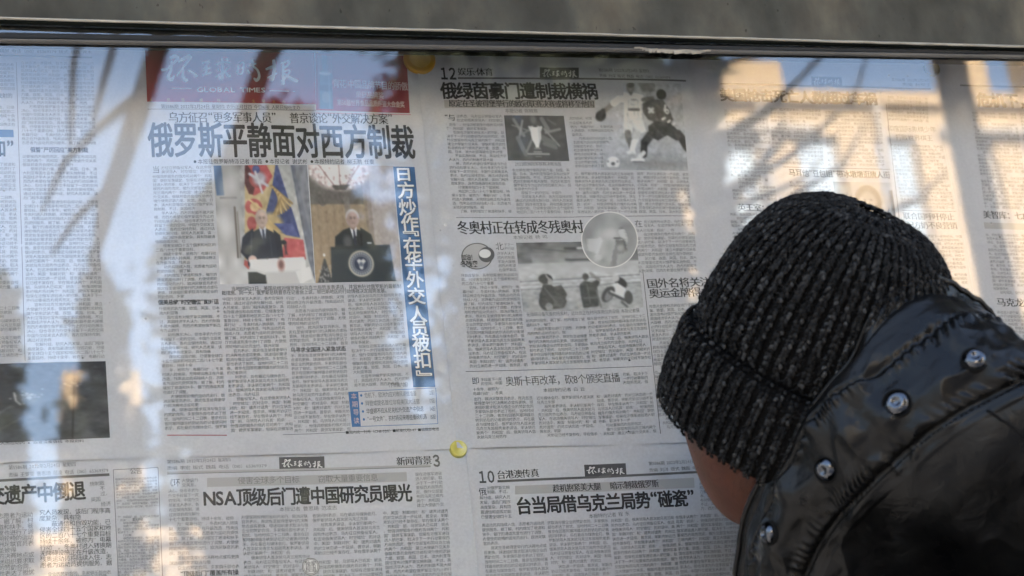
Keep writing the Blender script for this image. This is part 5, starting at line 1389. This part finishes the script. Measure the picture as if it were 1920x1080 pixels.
B3 = [(1800,1500,1.49),(1850,1420,1.48),(1910,1350,1.47),(1990,1280,1.455),(2080,1210,1.44),(2170,1130,1.43),(2260,1060,1.42),(2350,1040,1.43),(2420,1060,1.46)]
IN = [(p[0] + 18, p[1] + 22, p[2] + .03) for p in PIP]          # the collar turns in behind its edge
def loft(curves, nt, nper, name, parent, disp=None, thick=.004):
    C_ = np.array([spline(curve(c), nt) for c in curves])       # (m, nt, 3)
    m = len(curves); rows = []
    for k in range(nt): rows.append(spline(C_[:, k], (m - 1) * nper + 1))
    P = np.array(rows).transpose(1, 0, 2)                       # (rows, nt, 3)
    du = np.gradient(P, axis=0); dv = np.gradient(P, axis=1); nr = np.cross(du, dv); nr /= np.linalg.norm(nr, axis=2, keepdims=True) + 1e-9
    if (nr @ BACK).mean() < 0: nr = -nr
    if disp is not None:
        P = P + nr * disp(P, m, nper, nt)[..., None]
    H, W = P.shape[:2]; i = np.arange(H * W).reshape(H, W)
    Fq = np.stack([i[:-1, :-1], i[:-1, 1:], i[1:, 1:], i[1:, :-1]], -1).reshape(-1, 4)
    V = np.vstack([P.reshape(-1, 3), (P - nr * thick).reshape(-1, 3)]); n = H * W
    Fb = Fq[:, ::-1] + n
    edge = []
    for a, b in list(zip(i[0, :-1], i[0, 1:])) + list(zip(i[1:, 0], i[:-1, 0])) + list(zip(i[-1, 1:], i[-1, :-1])) + list(zip(i[:-1, -1], i[1:, -1])):
        edge.append((b, a, a + n, b + n))
    me = mesh_np(name, V, np.vstack([Fq, Fb, np.array(edge)]))
    bm = bmesh.new(); bm.from_mesh(me); bmesh.ops.recalc_face_normals(bm, faces=bm.faces[:]); bm.to_mesh(me); bm.free()
    return link(name, me, parent, [m_coat], True), P, nr
def coat_disp(P, m, nper, nt):
    H = P.shape[0]; v = (np.arange(H) / nper)[:, None]; t = np.linspace(0, 1, nt)[None]
    d = (.0016 * fnoise(P, 55, 1) + .0011 * fnoise(P, 130, 2)) * np.where(v > 4.3, .35, 1)
    wr = fnoise(P * [1, 1, 1], 38, 5); d += .0030 * np.tanh(wr * 2.2) * np.clip((v - 1.2) * 4, 0, 1) * np.where(v > 4.3, .3, 1)
    rg = (1 - np.abs(fnoise(P, 34, 20))) ** 3; d += .0042 * (rg - .4) * np.clip((v - 1.6) * 3, 0, 1) * np.where(v > 4.2, .55, 1)
    # creases run across the band
    d += .0012 * np.sin(t * 60 + 3 * fnoise(P, 30, 7)) * np.exp(-((v - 2.6) / .8) ** 2)
    for sv, amp, fr in ((2.0, .0026, 250), (4.0, .0030, 265)):
        g = np.exp(-((v - sv) / .07) ** 2); d -= .9 * amp * g                              # stitched groove
        pk = np.exp(-((v - sv + (.20 if sv == 4 else -.13)) / .16) ** 2)
        d += .0021 * pk * np.sin(t * fr + 4.5 * np.sin(t * 23 + v) + 2 * np.sin(t * 57)) * (.6 + .4 * np.sin(t * 17 + 1))
        d += .0013 * pk
    d += .0030 * np.exp(-((v - 1.0) / .13) ** 2) - .0016 * np.exp(-((v - 1.28) / .07) ** 2)   # corded collar edge
    big = fnoise(P, 20, 9); d += .007 * big * np.clip((v - 4.1) / 1.0, 0, 1)
    d += .0045 * np.tanh(2 * fnoise(P, 22, 12)) * np.clip((v - 4.2) / .6, 0, 1)
    return d
coat = None
collar, PC, NC = loft([IN, PIP, S1, MID, S2, B1, B2, B3], 420, 34, 'coat_collar', person, coat_disp)
collar['label'] = 'black leather coat collar and folded hood with puckered seams'
# piping cord, seam threads
def cord(name, v, r_, mat, t0=0, t1=1, lift=.0005):
    k = int(round(v * 34)); idx = np.linspace(int(t0 * 419), int(t1 * 419), 160).astype(int)
    bm = bmesh.new(); add_tube(bm, [PC[k, j] + NC[k, j] * lift for j in idx], [r_] * len(idx), 8); return bm_obj(name, bm, mat, person, True)
cord('collar_piping', 1.0, .0022, m_coat, lift=.0010)
def stitches(name, v, t0, t1, n):
    k = int(round(v * 34)); bm = bmesh.new()
    for i in range(n):
        t = t0 + (t1 - t0) * i / n; j = int(t * 419); j2 = min(419, j + 2)
        a, b = PC[k, j] + NC[k, j] * .0006, PC[k, j2] + NC[k, j2] * .0006
        b = a + (b - a) / (np.linalg.norm(b - a) + 1e-9) * .0026
        add_tube(bm, [a, .5 * (a + b) + NC[k, j] * .0004, b], [.0003, .0005, .0003], 5)
    return bm_obj(name, bm, m_thread, person, True)
bm = bmesh.new(); add_tube(bm, [PC[k, int(285 + 12 * math.sin((k - 141) / 40))] + NC[k, 285] * .0004 for k in range(143, 215, 2)], [.0011] * 36, 6); bm_obj('shoulder_seam', bm, m_thread, person, True)
stitches('seam_stitching', 2.06, .02, .98, 110); stitches('seam_stitching', 4.06, .02, .98, 120)
# snaps
for k, (px, py, rr) in enumerate(((1828, 675, .0082), (1681, 757, .0088), (1548, 880, .0080), (1441, 1001, .0075))):
    d = PC.reshape(-1, 3) - CAM_LOC; dp = -(d @ BACK)
    sx = 960 + F_PX * (d @ RIGHT) / dp; sy = 540 - F_PX * (d @ UP) / dp
    q = np.argmin((sx - px) ** 2 + (sy - py) ** 2); c = PC.reshape(-1, 3)[q]
    W = PC.shape[1]; nn = NC[max(0, q // W - 8):q // W + 8, max(0, q % W - 8):q % W + 8].reshape(-1, 3).mean(0); nn /= np.linalg.norm(nn)
    a = np.cross(nn, UP); a /= np.linalg.norm(a); b = np.cross(nn, a)
    def lathe(name, prof, mat, par):
        n_ = 36; V = []; Fq = []
        for r_, z in prof: V += [c + nn * z + a * r_ * math.cos(2*math.pi*j/n_) + b * r_ * math.sin(2*math.pi*j/n_) for j in range(n_)]
        for i in range(len(prof) - 1):
            for j in range(n_): Fq.append((i*n_+j, i*n_+(j+1) % n_, (i+1)*n_+(j+1) % n_, (i+1)*n_+j))
        me = mesh_np(name, np.array(V), np.array(Fq)); bm = bmesh.new(); bm.from_mesh(me); bmesh.ops.recalc_face_normals(bm, faces=bm.faces[:]); bm.to_mesh(me); bm.free()
        return link(name, me, par, [mat], True)
    w = rr / .0088
    sb = lathe('snap_button', [(.0090*w, -.003), (.0089*w, .0006), (.0083*w, .0022), (.0070*w, .0036), (.0052*w, .0046), (.0036*w, .0048), (.0026*w, .0040), (.0014*w, .0034), (.0001, .0033)], m_snap, person)
    lathe('snap_rim', [(.0108*w, -.003), (.0106*w, .0010), (.0098*w, .0014), (.0090*w, .0008), (.0088*w, -.002)], m_snapd, person)
# the rest of the coat, trousers and shoes, all below the frame
def tube_obj(name, pts, radii, mat, seg=28, squash=1.0):
    bm = bmesh.new(); add_tube(bm, pts, radii, seg); o = bm_obj(name, bm, mat, person, True); return o
tube_obj('coat_body', [(.42, -.47, .72), (.41, -.46, .92), (.40, -.43, 1.05), (.38, -.39, 1.16), (.34, -.37, 1.25), (.29, -.355, 1.31)], [.21, .20, .19, .185, .15, .085], m_coat)
tube_obj('coat_sleeve', [(.26, -.36, 1.24), (.18, -.37, 1.20), (.11, -.44, .99), (.16, -.31, .86)], [.09, .095, .075, .055], m_coat, 18)
tube_obj('coat_sleeve', [(.42, -.36, 1.25), (.51, -.36, 1.22), (.62, -.42, .99), (.575, -.30, .86)], [.09, .095, .075, .055], m_coat, 18)
m_tr = plain('dark trousers', (.02, .02, .025), .85); m_sh = plain('black shoe leather', (.012, .012, .012), .4)
for dx, fy in ((-.1, -.40), (.1, -.50)):
    tube_obj('trouser_leg', [(.41 + dx * .9, -.46, .88), (.41 + dx * 1.15, fy + .02, .48), (.41 + dx * 1.2, fy - .04, .10)], [.125, .09, .075], m_tr, 18)
    tube_obj('shoe', [(.41 + dx * 1.2, fy - .10, .045), (.41 + dx * 1.22, fy - .02, .055), (.41 + dx * 1.24, fy + .10, .045), (.41 + dx * 1.25, fy + .19, .035)], [.035, .05, .048, .03], m_sh, 16)
